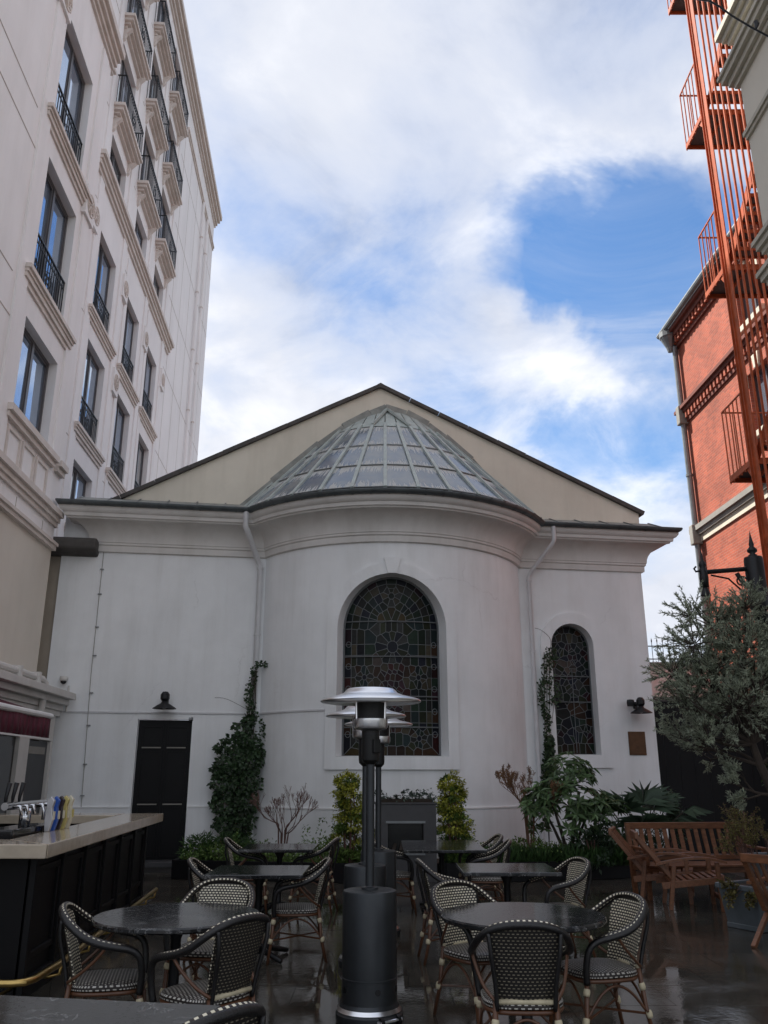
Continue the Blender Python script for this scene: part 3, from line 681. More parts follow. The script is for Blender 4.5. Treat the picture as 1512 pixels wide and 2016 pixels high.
rg = random.Random(11); J = lambda s: rg.uniform(-s, s)
# large apse window: border, quarries on a common lattice, rosettes, draped figure under a pediment
S = []; c0 = aC; zl = [2.17 + 0.205 * j for j in range(11)]
for j, z in enumerate(zl[:10]):
    for s_ in (-1, 1):
        S.append((c0 + s_ * 0.895, z, ['blue', 'red', 'green', 'plum', 'teal', 'brown'][(j * 5 + (s_ > 0)) % 6]))
        S.append((c0 + s_ * 0.80, z, ['grey', 'olive', 'tan'][j % 3]))
        if j in (0, 5, 6): continue
        for i_, a in enumerate((0.66, 0.47)):
            S.append((c0 + s_ * a, z, ['green', 'teal', 'blue', 'olive', 'green', 'teal'][(j + i_ * 2 + (s_ > 0)) % 6]))
NA = 13
for k in range(NA):
    t = pi * (k + 0.5) / NA
    S.append((c0 + 0.90 * cos(t), 4.30 + 0.82 * sin(t), ['blue', 'green', 'teal', 'plum', 'grey'][k % 5])); S.append((c0 + 0.77 * cos(t), 4.30 + 0.70 * sin(t), ['olive', 'grey', 'tan'][k % 3]))
    if abs(t - pi / 2) > 0.3:
        S.append((c0 + 0.58 * cos(t), 4.30 + 0.52 * sin(t), ['teal', 'green', 'blue'][k % 3])); S.append((c0 + 0.40 * cos(t), 4.30 + 0.36 * sin(t), ['teal', 'olive', 'green'][k % 3]))
for k in range(8): t = 2 * pi * k / 8; S.append((c0 + 0.13 * cos(t), 4.83 + 0.12 * sin(t), ['grey', 'tan', 'olive'][k % 3]))
S.append((c0, 4.83, 'green'))
for k in range(5): S.append((c0 - 0.22 + 0.11 * k, 4.42 + 0.10 * (1 - abs(k - 2) / 2), 'olive' if k % 2 else 'amber'))
for k in range(6): S.append((c0 - 0.30 + 0.12 * k, 4.22, 'olive' if k % 2 else 'grey'))
for s_ in (-1, 1):
    for zc in (3.30, 2.20):
        S.append((c0 + s_ * 0.565, zc, 'blue'))
        for k in range(8): t = 2 * pi * k / 8 + .2; S.append((c0 + s_ * 0.565 + 0.10 * cos(t), zc + 0.10 * sin(t), ['grey', 'green', 'teal', 'tan'][k % 4]))
        for k in range(4): t = 2 * pi * k / 4 + .78; S.append((c0 + s_ * 0.565 + 0.19 * cos(t), zc + 0.18 * sin(t), ['tan', 'brown', 'olive'][k % 3]))
    for j, z in enumerate(zl[1:8]): S.append((c0 + s_ * 0.32, z, ['tan', 'brown', 'flesh', 'red'][j % 4]))
S.append((c0 + 0.02, 3.86, 'blue'))
for k in range(12): t = 2 * pi * k / 12; S.append((c0 + 0.02 + 0.22 * cos(t), 3.86 + 0.22 * sin(t), ['teal', 'grey', 'blue', 'olive'][k % 4]))
for k in range(12):      # long folds of the robe
    for q in range(4): S.append((c0 - 0.19 + 0.035 * k + J(.012), 2.42 + 0.30 * q + 0.07 * (k % 3) + J(.03), ['red', 'plum', 'red', 'brown', 'plum', 'tan'][(k + q) % 6]))
for k in range(9): S.append((c0 - 0.72 + 0.18 * k, 1.97, 'brown' if k % 3 else 'amber'))
for k in range(5): S.append((c0 - 0.30 + 0.15 * k, 2.17, ['green', 'teal', 'green'][k % 3]))
WIN1 = MB(); lp = arch_loop(*W1, 30)
for k in range(len(lp) - 1):
    c_ = (c0, 3.4); e, f = lp[k], lp[k+1]; g_ = lambda p: (p[0] + (c_[0]-p[0]) * 0.035, p[1] + (c_[1]-p[1]) * 0.02)
    WIN1.hexa([Mcyl(*p, 0.30) for p in (e, f, g_(f), g_(e))] + [Mcyl(*p, 0.27) for p in (e, f, g_(f), g_(e))])
WIN1 = WIN1.build('apse_window', 'lead', CH); WIN1['label'] = 'tall round headed stained glass window with a draped standing figure'
reveal(Mcyl, W1, 30, 0.36, WIN1); stained(WIN1, Mcyl, W1, 0.31, S, (3.68, 4.34, 2.95, 2.4))
for s_ in (-1, 1):
    for j in range(1, 10, 2):
        rn = MB(); zc = zl[j] - .1025; ac = c0 + s_ * 0.905
        rn.tube([Mcyl(ac + .052 * cos(t), zc + .052 * sin(t), 0.298) for t in [2*pi*q/16 for q in range(16)]], .007, 5, closed=True); rn = rn.build('roundel', 'lead', WIN1)
# side window
S = []; c0 = (W2[0] + W2[1]) / 2
for s_ in (-1, 1):
    for k in range(13): S.append((c0 + s_ * 0.425, 2.10 + 0.17 * k, ['brown', 'blue', 'green', 'red', 'grey'][(k + (s_ > 0) * 2) % 5]))
for k in range(9): t = pi * (k + .5) / 9; S.append((c0 + 0.42 * cos(t), 4.165 + 0.42 * sin(t), ['green', 'blue', 'brown'][k % 3]))
for k in range(6): S.append((c0 - 0.3 + 0.12 * k, 4.35 + J(.03), 'tan' if k % 2 else 'grey'))
for k in range(92):
    x, z = c0 + rg.uniform(-.36, .36), rg.uniform(2.2, 4.25)
    if (x - c0 - 0.16) ** 2 + (z - 2.85) ** 2 < 0.03: m = 'brown'
    elif (x - c0) ** 2 + (z - 3.75) ** 2 < 0.02: m = 'flesh'
    else: m = rg.choice(['blue', 'green', 'grey', 'teal', 'plum', 'blue', 'olive'])
    S.append((x, z, m))
for k in range(6): S.append((c0 - 0.32 + 0.128 * k, 2.04, 'brown' if k % 2 else 'olive'))
WIN2 = MB(); lp = arch_loop(*W2, 24)
for k in range(len(lp) - 1):
    c_ = (c0, 3.2); e, f = lp[k], lp[k+1]; g_ = lambda p: (p[0] + (c_[0]-p[0]) * 0.05, p[1] + (c_[1]-p[1]) * 0.02)
    WIN2.hexa([Mflat(*p, 0.25) for p in (e, f, g_(f), g_(e))] + [Mflat(*p, 0.22) for p in (e, f, g_(f), g_(e))])
WIN2 = WIN2.build('side_window', 'lead', CH); WIN2['label'] = 'narrow round headed stained glass window right of the apse'
reveal(Mflat, W2, 24, 0.31, WIN2); stained(WIN2, Mflat, W2, 0.26, S, (3.02, 3.55))
MB().tube([(c0 + 0.06, 0.24, 2.0), (c0 + 0.06, 0.24, 3.7)], 0.008, 6).build('saddle_bar', 'lead', WIN2)
# door
DR = MB().box(-1.0, -0.01, 0.10, 0.15, 0.0, 2.57).build('door', 'black_paint', CH)
for x0, x1 in ((-0.93, -0.54), (-0.47, -0.08)):
    for z0, z1 in ((0.12, 1.0), (1.08, 2.02), (2.10, 2.46)):
        m_ = MB()
        for (a, b, c, d) in ((x0, x1, z0, z0 + .03), (x0, x1, z1 - .03, z1), (x0, x0 + .03, z0 + .03, z1 - .03), (x1 - .03, x1, z0 + .03, z1 - .03)): m_.box(a, b, 0.080, 0.101, c, d)
        m_.build('door_panel', 'black_paint', DR)
    for z in (1.035, 2.05): MB().box(x0 + .02, x1 - .02, 0.066, 0.10, z, z + 0.022).build('highlight_ledge', 'grey_stone', DR)  # door ledges coloured pale to stand for the highlights on their mouldings
MB().box(-0.515, -0.495, 0.085, 0.10, 0.05, 2.52).build('meeting_strip', 'black_paint', DR)
MB().box(-0.07, 0.01, 0.0, 0.09, 2.55, 2.62).build('door_closer', 'black_iron', DR)
MB().box(-1.06, 0.06, -0.32, 0.16, -0.01, 0.085).build('door_step', 'dark_concrete', CH, bevel=0.01)
# downpipes
def pipe(pts, r, bands, off=0.0):
    p = MB(); path = [Vector(q) for q in pts]; p.tube(path, r, 10); o = p.build('downpipe', 'pipe_paint', CH, autosmooth=True)
    for (a, z) in bands: MB().lathe([(r, z), (r + .012, z), (r + .012, z + .04), (r, z + .04)], 12, (a.x, a.y)).build('pipe_collar', 'pipe_paint', o)
    return o
pl = Vector((1.15, -0.10, 0))
pipe([(0.82, -0.62, 6.60), (0.82, -0.62, 6.30), (0.86, -0.58, 6.22), (1.10, -0.13, 5.72), (1.15, -0.10, 5.62), (1.15, -0.10, 0.1)], 0.055, [(pl, 5.55), (pl, 4.2), (pl, 2.6)])
pr_ = Vector((6.83, -0.09, 0))
pipe([(7.25, -0.62, 6.60), (7.25, -0.62, 6.30), (7.22, -0.58, 6.22), (6.87, -0.12, 5.70), (6.83, -0.09, 5.6), (6.83, -0.09, 0.1)], 0.045, [(pr_, 5.5), (pr_, 4.0)])
# cable trunk along the wall and round the apse
tk = MB(); tk.box(LW, 1.25, -0.022, 0.0, 2.685, 2.715)
for k in range(20):
    t0, t1 = radians(-63 + 34 * k / 20), radians(-63 + 34 * (k + 1) / 20); q = []
    for z in (2.685, 2.715):
        for (t, r) in ((t0, R + .022), (t1, R + .022), (t1, R - .01), (t0, R - .01)): q.append((cu + r * sin(t), cy_ - r * cos(t), z))
    tk.hexa(q)
tk.build('cable_trunking', 'pipe_paint', CH)
# earthing wire with its clips
wr = MB(); wr.tube([(-1.95, -0.03, 5.9), (-1.95, -0.03, 3.4), (-1.88, -0.03, 1.0), (-1.88, -0.06, 0.5)], 0.006, 5)
WIRE = wr.build('earth_wire', 'grey_stone', CH)
for z in (5.45, 4.95, 4.3, 3.75, 3.05, 2.45, 1.75, 1.2): MB().box(-1.985 + (5.45 - z) * .016, -1.915 + (5.45 - z) * .016, -0.04, 0.0, z, z + .015).build('wire_clip', 'zinc', WIRE)
# dark capped link wall at the left corner
MB().prism([(-0.05, 5.70), (-0.35, 5.78), (-0.38, 5.95), (-0.30, 6.02), (0.6, 6.02), (0.6, 5.70)], 'x', -3.15, -2.05).build('lead_cap', 'coping', CH, bevel=0.04)
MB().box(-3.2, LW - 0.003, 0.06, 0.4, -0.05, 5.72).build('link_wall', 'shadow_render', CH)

# things fixed to the chapel wall
def onwall(u, v, z): q = Matrix.Rotation(radians(9), 4, 'Z') @ Vector((u, -v, z)); return Vector((-3.668, 16.423, 0)) + q
def wall_lamp(u, z, label, flood=False):
    t = thing('wall_lamp', label, 'wall lamp', onwall(u, 0, z), radians(9), 'black wall lamps on the chapel')
    MB().lathe([(0.03, 0.13), (0.05, 0.10), (0.07, 0.06), (0.215, -0.03), (0.222, -0.045), (0.205, -0.045), (0.06, 0.045), (0.0, 0.05)], 24, (0, -0.26)).build('lamp_shade', 'black_iron', t, autosmooth=True)
    MB().lathe([(0.0, 0.28), (0.05, 0.27), (0.085, 0.22), (0.085, 0.14), (0.06, 0.10), (0.0, 0.10)], 10, (0, -0.26)).build('lamp_cap', 'black_iron', t)
    MB().tube([(0, 0.0, 0.12), (0, -0.10, 0.16), (0, -0.2, 0.18)], 0.018, 8).build('bracket', 'black_iron', t)
    MB().lathe([(0.0, 0), (0.06, 0)], 16).v
    MB().box(-0.05, 0.05, -0.03, 0.0, 0.06, 0.2).build('wall_plate', 'black_iron', t, bevel=0.008)
    MB().lathe([(0.0, -0.05), (0.035, -0.035), (0.04, 0.0), (0.03, 0.04)], 12, (0, -0.26)).build('bulb', 'off_white', t, smooth=True)
    if flood: MB().lathe([(0.0, 0.1), (0.07, 0.1), (0.08, 0.17), (0.07, 0.23), (0.0, 0.24)], 10, (-0.17, -0.16)).build('floodlight_head', 'black_iron', t)
    return t
wall_lamp(-0.52, 2.80, 'black wall lamp with conical shade above the black chapel door')
wall_lamp(9.03, 2.82, 'black wall lamp with extra floodlight above the bronze plaque', True)
pq = thing('wall_plaque', 'brown bronze plaque on the grey wall below the right lamp', 'plaque', onwall(9.0, 0, 1.95), radians(9))
MB().box(-0.185, 0.185, -0.02, 0.0, 0.0, 0.47).build('plate', 'bronze', pq, bevel=0.006)
MB().box(-0.165, 0.165, -0.026, -0.019, 0.02, 0.45).build('raised_field', 'bronze', pq, bevel=0.003)
for k in range(7): MB().box(-0.12, 0.12 - 0.03 * (k % 3), -0.0285, -0.0265, 0.36 - 0.045 * k, 0.374 - 0.045 * k).build('text_line', 'bronze', pq)
sc_ = thing('security_camera', 'small white dome security camera with dark lens by the left corner', 'camera', onwall(-2.42, 0, 3.28), radians(9))
MB().lathe([(0.075, 0.06), (0.075, 0.0), (0.06, -0.02)], 20, (0, -0.1)).build('housing', 'off_white', sc_, smooth=True)
MB().lathe([(0.06, -0.01), (0.05, -0.055), (0.025, -0.078), (0.0, -0.082)], 20, (0, -0.1)).build('lens_dome', 'shop_dark', sc_, smooth=True)
MB().box(-0.04, 0.04, -0.1, 0.0, 0.0, 0.05).build('bracket', 'off_white', sc_)
MB().tube([(0.09, -0.02, -0.1), (0.09, -0.02, -0.58)], 0.02, 8).build('conduit', 'off_white', sc_)

# ================================================================== HOTEL (left)
phi = radians(-4.03); D1, D2 = 5.31, 6.40; S0 = 16.0
dv = Vector((sin(phi), cos(phi), 0)); nv_ = Vector((cos(phi), -sin(phi), 0))
HO = thing('hotel_building', 'tall white stone hotel with iron balconies on the left', 'building', dv * S0 - nv_ * D1, radians(94.03))
class HB(MB):
    """coordinates (s, y, z): s along the facade, y away from the court"""
    def build(s, *a, **k):
        s.v = [(x - S0, y - D1, z) for (x, y, z) in s.v]; return MB.build(s, *a, **k)
bay_w = [(13.22, 15.03, 7.40, 9.20), (13.22, 15.0, 9.98, 12.55), (13.15, 14.95, 13.32, 15.93)]
SB = 6.5
mb = HB(); wall_holes(mb, SB, 16.0, 5.75, 17.9, bay_w, D1, 0.38); mb.face([(SB, D1, 5.75), (SB, D1, 17.9), (SB, D2 + 10, 17.9), (SB, D2 + 10, 5.75)])
mb.face([(16, D1, 5.75), (16, D2 + .2, 5.75), (16, D2 + .2, 17.9), (16, D1, 17.9)]); mb.face([(SB, D1, 17.9), (16, D1, 17.9), (16, D2 + .2, 17.9), (SB, D2 + .2, 17.9)])
mb.build('bay_wall', 'hotel_stone', HO)
mb = HB(); mb.face([(SB, D1 + .01, -.05), (15.98, D1 + .01, -.05), (15.98, D1 + .01, 5.75), (SB, D1 + .01, 5.75)]); mb.face([(15.98, D1, -.05), (15.98, D2 + 2, -.05), (15.98, D2 + 2, 5.75), (15.98, D1, 5.75)])
mb.build('podium_wall', 'podium_render', HO)
cols = [(20.1, 21.85), (23.42, 25.08), (26.5, 28.15)]
rowsz = [(7.40, 9.15), (10.0, 12.55), (13.33, 15.88), (17.72, 19.15), (20.0, 22.5), (23.3, 25.8), (26.6, 29.1)]
main_w = [(a, b, c, d) for (a, b) in cols for (c, d) in rowsz]
main_w += [(16.6, 18.35, c, d) for (c, d) in rowsz[3:]]
TOP = 30.25
mb = HB(); wall_holes(mb, SB, 38.5, -.05, TOP, main_w, D2, 0.34)
mb.face([(38.5, D2, -.05), (38.5, D2 + 14, -.05), (38.5, D2 + 14, TOP), (38.5, D2, TOP)]); mb.face([(SB, D2, TOP), (38.5, D2, TOP), (38.5, D2 + 14, TOP), (SB, D2 + 14, TOP)])
mb.build('facade_wall', 'hotel_stone', HO)
def hmould(s0, s1, y, steps, name='sill', m='hotel_trim', ends=True):
    """stacked moulding: steps of (z0, z1, out)"""
    o = HB()
    for k, (z0, z1, out) in enumerate(steps):
        e = out * 0.5 if ends else 0.0; o.box(s0 - e, s1 + e, y - out, y + 0.02, z0, z1)
    return o.build(name, m, HO)
def railing(s0, s1, y, z, h, par, bow=0.0):
    r = HB(); n = max(8, int((s1 - s0) / 0.115))
    r.box(s0, s1, y - .018, y + .018, z + h - .03, z + h); r.box(s0, s1, y - .012, y + .012, z + .06, z + .08); r.box(s0, s1, y - .010, y + .010, z + h - .17, z + h - .155)
    for k in range(n + 1): x = s0 + (s1 - s0) * k / n; r.box(x - .008, x + .008, y - .008, y + .008, z, z + h)
    for k in range(n):        # small rings under the hand rail
        x = s0 + (s1 - s0) * (k + .5) / n; r.tube([(x + .045 * cos(t), y, z + h - .095 + .045 * sin(t)) for t in [2*pi*q/8 for q in range(8)]], 0.006, 4, closed=True)
    c = (s0 + s1) / 2         # scrolled medallion in the middle
    for rad in (0.19, 0.11): r.tube([(c + rad * cos(t), y, z + h * .42 + rad * 1.25 * sin(t)) for t in [2*pi*q/14 for q in range(14)]], 0.009, 4, closed=True)
    for a in range(4): t = pi/4 + a*pi/2; r.tube([(c + .05*cos(t), y, z + h*.42 + .05*sin(t)), (c + .24*cos(t), y, z + h*.42 + .3*sin(t))], 0.008, 4)
    if bow:
        for x in (s0, s1):
            for k in range(5): q = y + bow * k / 4; r.box(x - .008, x + .008, q - .008, q + .008, z, z + h)
            r.box(x - .015, x + .015, y, y + bow, z + h - .03, z + h)
    r.build('railing', 'black_iron', par)
def window(s0, s1, z0, z1, y, name='window'):
    o = HB(); f = 0.07; yy = y + 0.16
    for b in ((s0, s0 + f, z0, z1), (s1 - f, s1, z0, z1), (s0 + f, s1 - f, z0, z0 + f), (s0 + f, s1 - f, z1 - f, z1)): o.box(b[0], b[1], yy, yy + .08, b[2], b[3])
    mid = s0 + (s1 - s0) * 0.5; o.box(mid - .05, mid + .05, yy - .01, yy + .07, z0 + f, z1 - f)
    w_ = o.build(name, 'window_frame', HO)
    for a, b in ((s0 + f, mid - .05), (mid + .05, s1 - f)):
        # sash and pane, each tipped a little
        q = HB()
        for (p0, p1, r0, r1) in ((a, a + .045, z0 + f, z1 - f), (b - .045, b, z0 + f, z1 - f), (a + .045, b - .045, z0 + f, z0 + f + .05), (a + .045, b - .045, z1 - f - .045, z1 - f)): q.box(p0, p1, yy + .012, yy + .055, r0, r1)
        q.build('sash', 'window_frame', w_)
        g_ = HB(); t1, t2 = random.uniform(-.012, .012), random.uniform(-.012, .012)
        g_.face([(a + .04, yy + .035 + t1, z0 + f), (b - .04, yy + .035 - t1, z0 + f), (b - .04, yy + .035 - t1 + t2, z1 - f), (a + .04, yy + .035 + t1 + t2, z1 - f)]); g_.build('pane', random.choice(['window_glass', 'window_glass', 'window_dark', 'window_curtain']), w_)
    bk = HB(); bk.face([(s0, y + .5, z0), (s1, y + .5, z0), (s1, y + .5, z1), (s0, y + .5, z1)]); bk.build('dark_room', 'shop_dark', w_)
    return w_
def sill_course(s0, s1, y, z): return hmould(s0 - .38, s1 + .42, y, [(z - .33, z - .24, .04), (z - .24, z - .15, .08), (z - .15, z - .09, .11), (z - .09, z - .01, .15)])
def carved(s, y, z, wd=0.62, h=0.62):
    o = HB(); o.box(s, s + wd, y - .10, y + .02, z, z + h); c = o.build('carved_block', 'hotel_stone', HO)
    r = HB(); cx = s + wd / 2; cz = z + h / 2
    for rad in (0.24, 0.15): r.tube([(cx + rad * cos(t), y - .105, cz + rad * sin(t)) for t in [2*pi*q/12 for q in range(12)]], 0.018, 5, closed=True)
    for k in range(8): t = 2*pi*k/8; r.tube([(cx + .05*cos(t), y - .11, cz + .05*sin(t)), (cx + .26*cos(t + .2), y - .11, cz + .26*sin(t + .2))], [.022, .008], 5)
    r.build('carving', 'hotel_trim', c)
def joint(s0, s1, z0, z1, y): HB().box(s0, s1, y - .006, y + .01, z0, z1).build('wall_joint', 'hotel_joint', HO)
for k, (a, b, c, d) in enumerate(bay_w):
    w_ = window(a, b, c, d, D1)
    if k: sill_course(a, b, D1, c); railing(a + .02, b - .02, D1 + .06, c, 1.0, w_)
# panels under the lowest bay window
hmould(12.95, 15.35, D1, [(7.18, 7.28, .08), (7.28, 7.40, .14)])
for k in range(3):
    x0 = 13.1 + 0.72 * k; o = HB()
    for (a, b, c, d) in ((x0, x0 + .06, 6.5, 7.1), (x0 + .58, x0 + .64, 6.5, 7.1), (x0 + .06, x0 + .58, 7.04, 7.1)): o.box(a, b, D1 - .03, D1 + .01, c, d)
    o.build('panel_moulding', 'hotel_trim', HO)
hmould(15.55, 16.0, D1, [(7.18, 7.28, .08), (7.28, 7.40, .14)], ends=False); 
hmould(SB, 16.02, D1, [(6.16, 6.25, .05), (6.25, 6.35, .09), (6.35, 6.46, .15)], 'belt_course', ends=False)
hmould(SB, 16.02, D1, [(5.70, 5.78, .07), (5.78, 5.84, .11)], 'belt_course', ends=False)
hmould(SB, 16.05, D1, [(17.40, 17.50, .06), (17.50, 17.62, .12), (17.62, 17.74, .20), (17.74, 17.92, .28)], 'belt_course', ends=False)
carved(12.45, D1, 15.55); carved(15.2, D1, 12.85, .6, .7)
for z in (5.2 + 1.75, 9.55, 12.9, 16.3): joint(SB, 12.4, z, z + .02, D1)
for z in (9.35, 12.7): joint(SB, 12.9, z - .55, z - .53, D1)
def strip(s0, s1, z0, z1, y, out=.045): HB().box(s0, s1, y - out, y + .01, z0, z1).build('pilaster_strip', 'hotel_stone', HO, bevel=.008)
strip(12.55, 12.98, 6.47, 17.29, D1); strip(15.28, 15.70, 7.42, 17.29, D1)
joint(9.2, 9.216, 6.5, 17.3, D1)
joint(13.9, 13.915, 5.86, 6.1, D1); joint(15.3, 15.315, 5.86, 6.1, D1)
# main facade
for ci, (a, b) in enumerate([(16.6, 18.35)] + cols):
    for ri, (c, d) in enumerate(rowsz):
        if ci == 0 and ri < 3: continue
        w_ = window(a, b, c, d, D2)
        if ri in (1, 2): sill_course(a, b, D2, c); railing(a + .02, b - .02, D2 + .05, c, 0.95, w_)
        if ri == 0: hmould(a - .2, b + .2, D2, [(c - .22, c - .12, .08), (c - .12, c, .14)])
        if ri >= 4:
            bl = HB(); z = c - .03
            for (z0, z1, out, e) in ((z - .10, z, .36, .34), (z - .20, z - .10, .30, .28), (z - .28, z - .20, .20, .20), (z - .38, z - .28, .10, .14)): bl.box(a - e, b + e, D2 - out, D2 + .02, z0, z1)
            bo = bl.build('balcony', 'hotel_trim', HO)
            railing(a - .28, b + .28, D2 - .30, z, 1.02, bo, 0.29)
            for x in (a - .12, b + .0):
                k_ = HB(); k_.prism([(D2 - .26, z - .36), (D2, z - .36), (D2, z - .80), (D2 - .06, z - .72), (D2 - .10, z - .55)], 'x', x, x + .12); k_.build('corbel', 'hotel_trim', bo)
hmould(19.1, 29.7, D2, [(17.17, 17.29, .06), (17.29, 17.42, .12), (17.42, 17.52, .17), (17.52, 17.66, .24)], 'belt_course')
hmould(SB, 38.6, D2, [(29.5, 29.65, .07), (29.65, 29.85, .15), (29.85, 30.05, .27), (30.05, 30.3, .36)], 'roof_cornice')
hmould(29.9, 38.52, D2, [(28.0, 28.12, .05), (28.12, 28.24, .09)], 'belt_course', ends=False)
for (x, z) in ((22.5, 15.35), (25.6, 15.35), (28.7, 15.35), (19.0, 15.35), (22.5, 12.2)): carved(x, D2, z, .55, .75)
for x in (19.45, 22.25, 25.5, 28.58): strip(x, x + .40, 6.4, 29.29, D2)
for (a, b) in cols: strip(a - .42, a - .14, 6.4, 17.0, D2, .03)
joint(29.75, 29.77, 6.4, 28, D2)
for z in (9.5, 12.95, 16.4, 19.5, 22.85, 26.2): 
    for (a, b) in ((22.3, 23.0), (25.55, 26.1), (28.6, 38.5), (18.9, 19.7)): joint(a, b, z, z + .018, D2)
for x in (31.4, 33.2, 37.2): joint(x, x + .015, 6.4, 28.0, D2)
for x in (34.6, 35.95):
    o = HB().tube([(x, D2 - .09, 0), (x, D2 - .09, 28.0)], .06, 10).build('downpipe', 'hotel_stone', HO, autosmooth=True)
    for z in range(8, 28, 3): HB().lathe([(.06, z), (.08, z), (.08, z + .06), (.06, z + .06)], 10, (x, D2 - .09)).build('pipe_collar', 'hotel_trim', o)

# ------------------------------------------------------------------ shop front under the hotel
DS = 4.95
SH = thing('bar_shopfront', 'low off white bar shopfront with dark glazed doors beside the chapel', 'shopfront', dv * S0 - nv_ * D1, radians(94.03))
mb = HB(); wall_holes(mb, 2.0, 16.25, -.05, 2.72, [(8.0, 14.5, -.05, 2.18), (14.98, 16.12, -.05, 2.16)], DS, 0.14)
mb.face([(2, DS, 2.72), (16.25, DS, 2.72), (16.25, D1 + .02, 2.72), (2, D1 + .02, 2.72)]); mb.build('front_wall', 'off_white', SH)
for k, (z0, z1, out) in enumerate(((2.60, 2.70, .05), (2.70, 2.80, .09), (2.80, 2.90, .20), (2.90, 3.02, .32))):
    HB().box(2, 16.35 - .02 * k, DS - out, D1 + .02, z0, z1).build('cornice_step', 'off_white', SH, bevel=0.01)
for k in range(4):
    a = 8.02 + 1.62 * k; lf = HB().box(a, a + 1.6, DS + .06, DS + .11, 0, 2.16).build('glazed_door', 'shop_dark', SH)
    HB().box(a + .12, a + 1.48, DS + .045, DS + .058, .35, 2.02).build('pane', 'tinted_glass', lf)
gd = HB().box(15.0, 16.1, DS + .05, DS + .10, 0, 2.14).build('side_door', 'grey_door', SH)
HB().box(15.12, 15.98, DS + .04, DS + .049, 1.92, 2.04).build('door_plate', 'grey_stone', gd)
HB().box(15.05, 15.09, DS + .0, DS + .05, .95, 1.15).build('handle', 'black_iron', gd)
HB().tube([(8.0, DS - .18, 3.12), (14.7, DS - .18, 3.12), (14.9, DS - .18, 3.06), (14.95, DS - .16, 2.9), (14.95, DS - .12, 2.45)], .055, 10).build('waste_pipe', 'off_white', SH, autosmooth=True)
for s_ in (12.2, 13.4, 14.3): HB().box(s_, s_ + .1, DS - .26, DS - .02, 3.03, 3.2).build('pipe_saddle', 'off_white', SH)
# awning
AW = thing('awning', 'half folded dark red awning with white front bar over the bar', 'awning', dv * S0 - nv_ * D1, radians(94.03))
HB().hexa([(5.5, DS - .80, 2.42), (13.3, DS - .80, 2.42), (13.3, DS - .02, 2.66), (5.5, DS - .02, 2.66), (5.5, DS - .80, 2.44), (13.3, DS - .80, 2.44), (13.3, DS - .02, 2.68), (5.5, DS - .02, 2.68)]).build('canopy', 'awning_cloth', AW)
HB().tube([(5.5, DS - .82, 2.42), (13.32, DS - .82, 2.42)], .045, 10).build('front_bar', 'white_trim', AW, autosmooth=True)
vl = HB(); n_ = 40
for k in range(n_):
    a, b = 5.5 + 7.8 * k / n_, 5.5 + 7.8 * (k + 1) / n_; y0, y1_ = DS - .83 + .012 * sin(k * 1.1), DS - .83 + .012 * sin((k + 1) * 1.1)
    vl.face([(a, y0, 2.10), (b, y1_, 2.10), (b, y1_, 2.40), (a, y0, 2.40)])
vo = vl.build('valance', 'awning_cloth', AW, smooth=True); md = vo.modifiers.new('solid', 'SOLIDIFY'); md.thickness = 0.006
HB().box(5.5, 13.31, DS - .838, DS - .822, 2.075, 2.10).build('hem', 'white_trim', AW)
for s_ in (7.0, 13.15): HB().bar((s_, DS, 2.3), (s_, DS - .78, 2.38), .03, .04).build('folding_arm', 'off_white', AW)

# ================================================================== BAR
BAR = thing('bar_counter', 'black panelled bar with thick beige stone counter on the left', 'bar counter', (-2.62, 9.1, 0))
class BB(MB):
    def build(s, *a, **k): s.v = [(x + 2.62, y - 9.1, z) for (x, y, z) in s.v]; return MB.build(s, *a, **k)
def slabpoly(poly, z0, z1, name, m): o = BB(); o.prism(poly, 'z', z0, z1); return o.build(name, m, BAR, bevel=0.008)
# (near leg runs left, long leg runs back, far leg runs left)
slabpoly([(-2.47, 6.58), (-2.88, 11.56), (-3.36, 11.52), (-2.96, 7.06)], 1.0, 1.1, 'counter_slab', 'counter_stone')
slabpoly([(-4.9, 6.62), (-2.475, 6.577), (-2.964, 7.06), (-4.9, 7.1)], 1.0, 1.1, 'counter_slab', 'counter_stone')
slabpoly([(-3.345, 11.0), (-3.37, 11.53), (-5.2, 11.5), (-5.2, 10.98)], 1.0, 1.1, 'counter_slab', 'counter_stone')
slabpoly([(-2.68, 6.85), (-3.08, 11.42), (-3.22, 11.40), (-2.86, 6.98)], 0.0, 0.997, 'bar_body', 'black_paint')
slabpoly([(-4.8, 6.84), (-2.70, 6.84), (-2.88, 6.98), (-4.8, 6.98)], 0.0, 0.996, 'bar_body', 'black_paint')
slabpoly([(-3.2, 11.38), (-5.1, 11.36), (-5.1, 11.2), (-3.2, 11.2)], 0.0, 0.996, 'bar_body', 'black_paint')
fa, fb = Vector((-2.68, 6.85, 0)), Vector((-3.08, 11.42, 0)); fd = (fb - fa).normalized(); fn_ = Vector((fd.y, -fd.x, 0))
Lf = (fb - fa).length; npn = 6
def fp(t, o, z): q = fa + fd * t + fn_ * o; return (q.x, q.y, z)
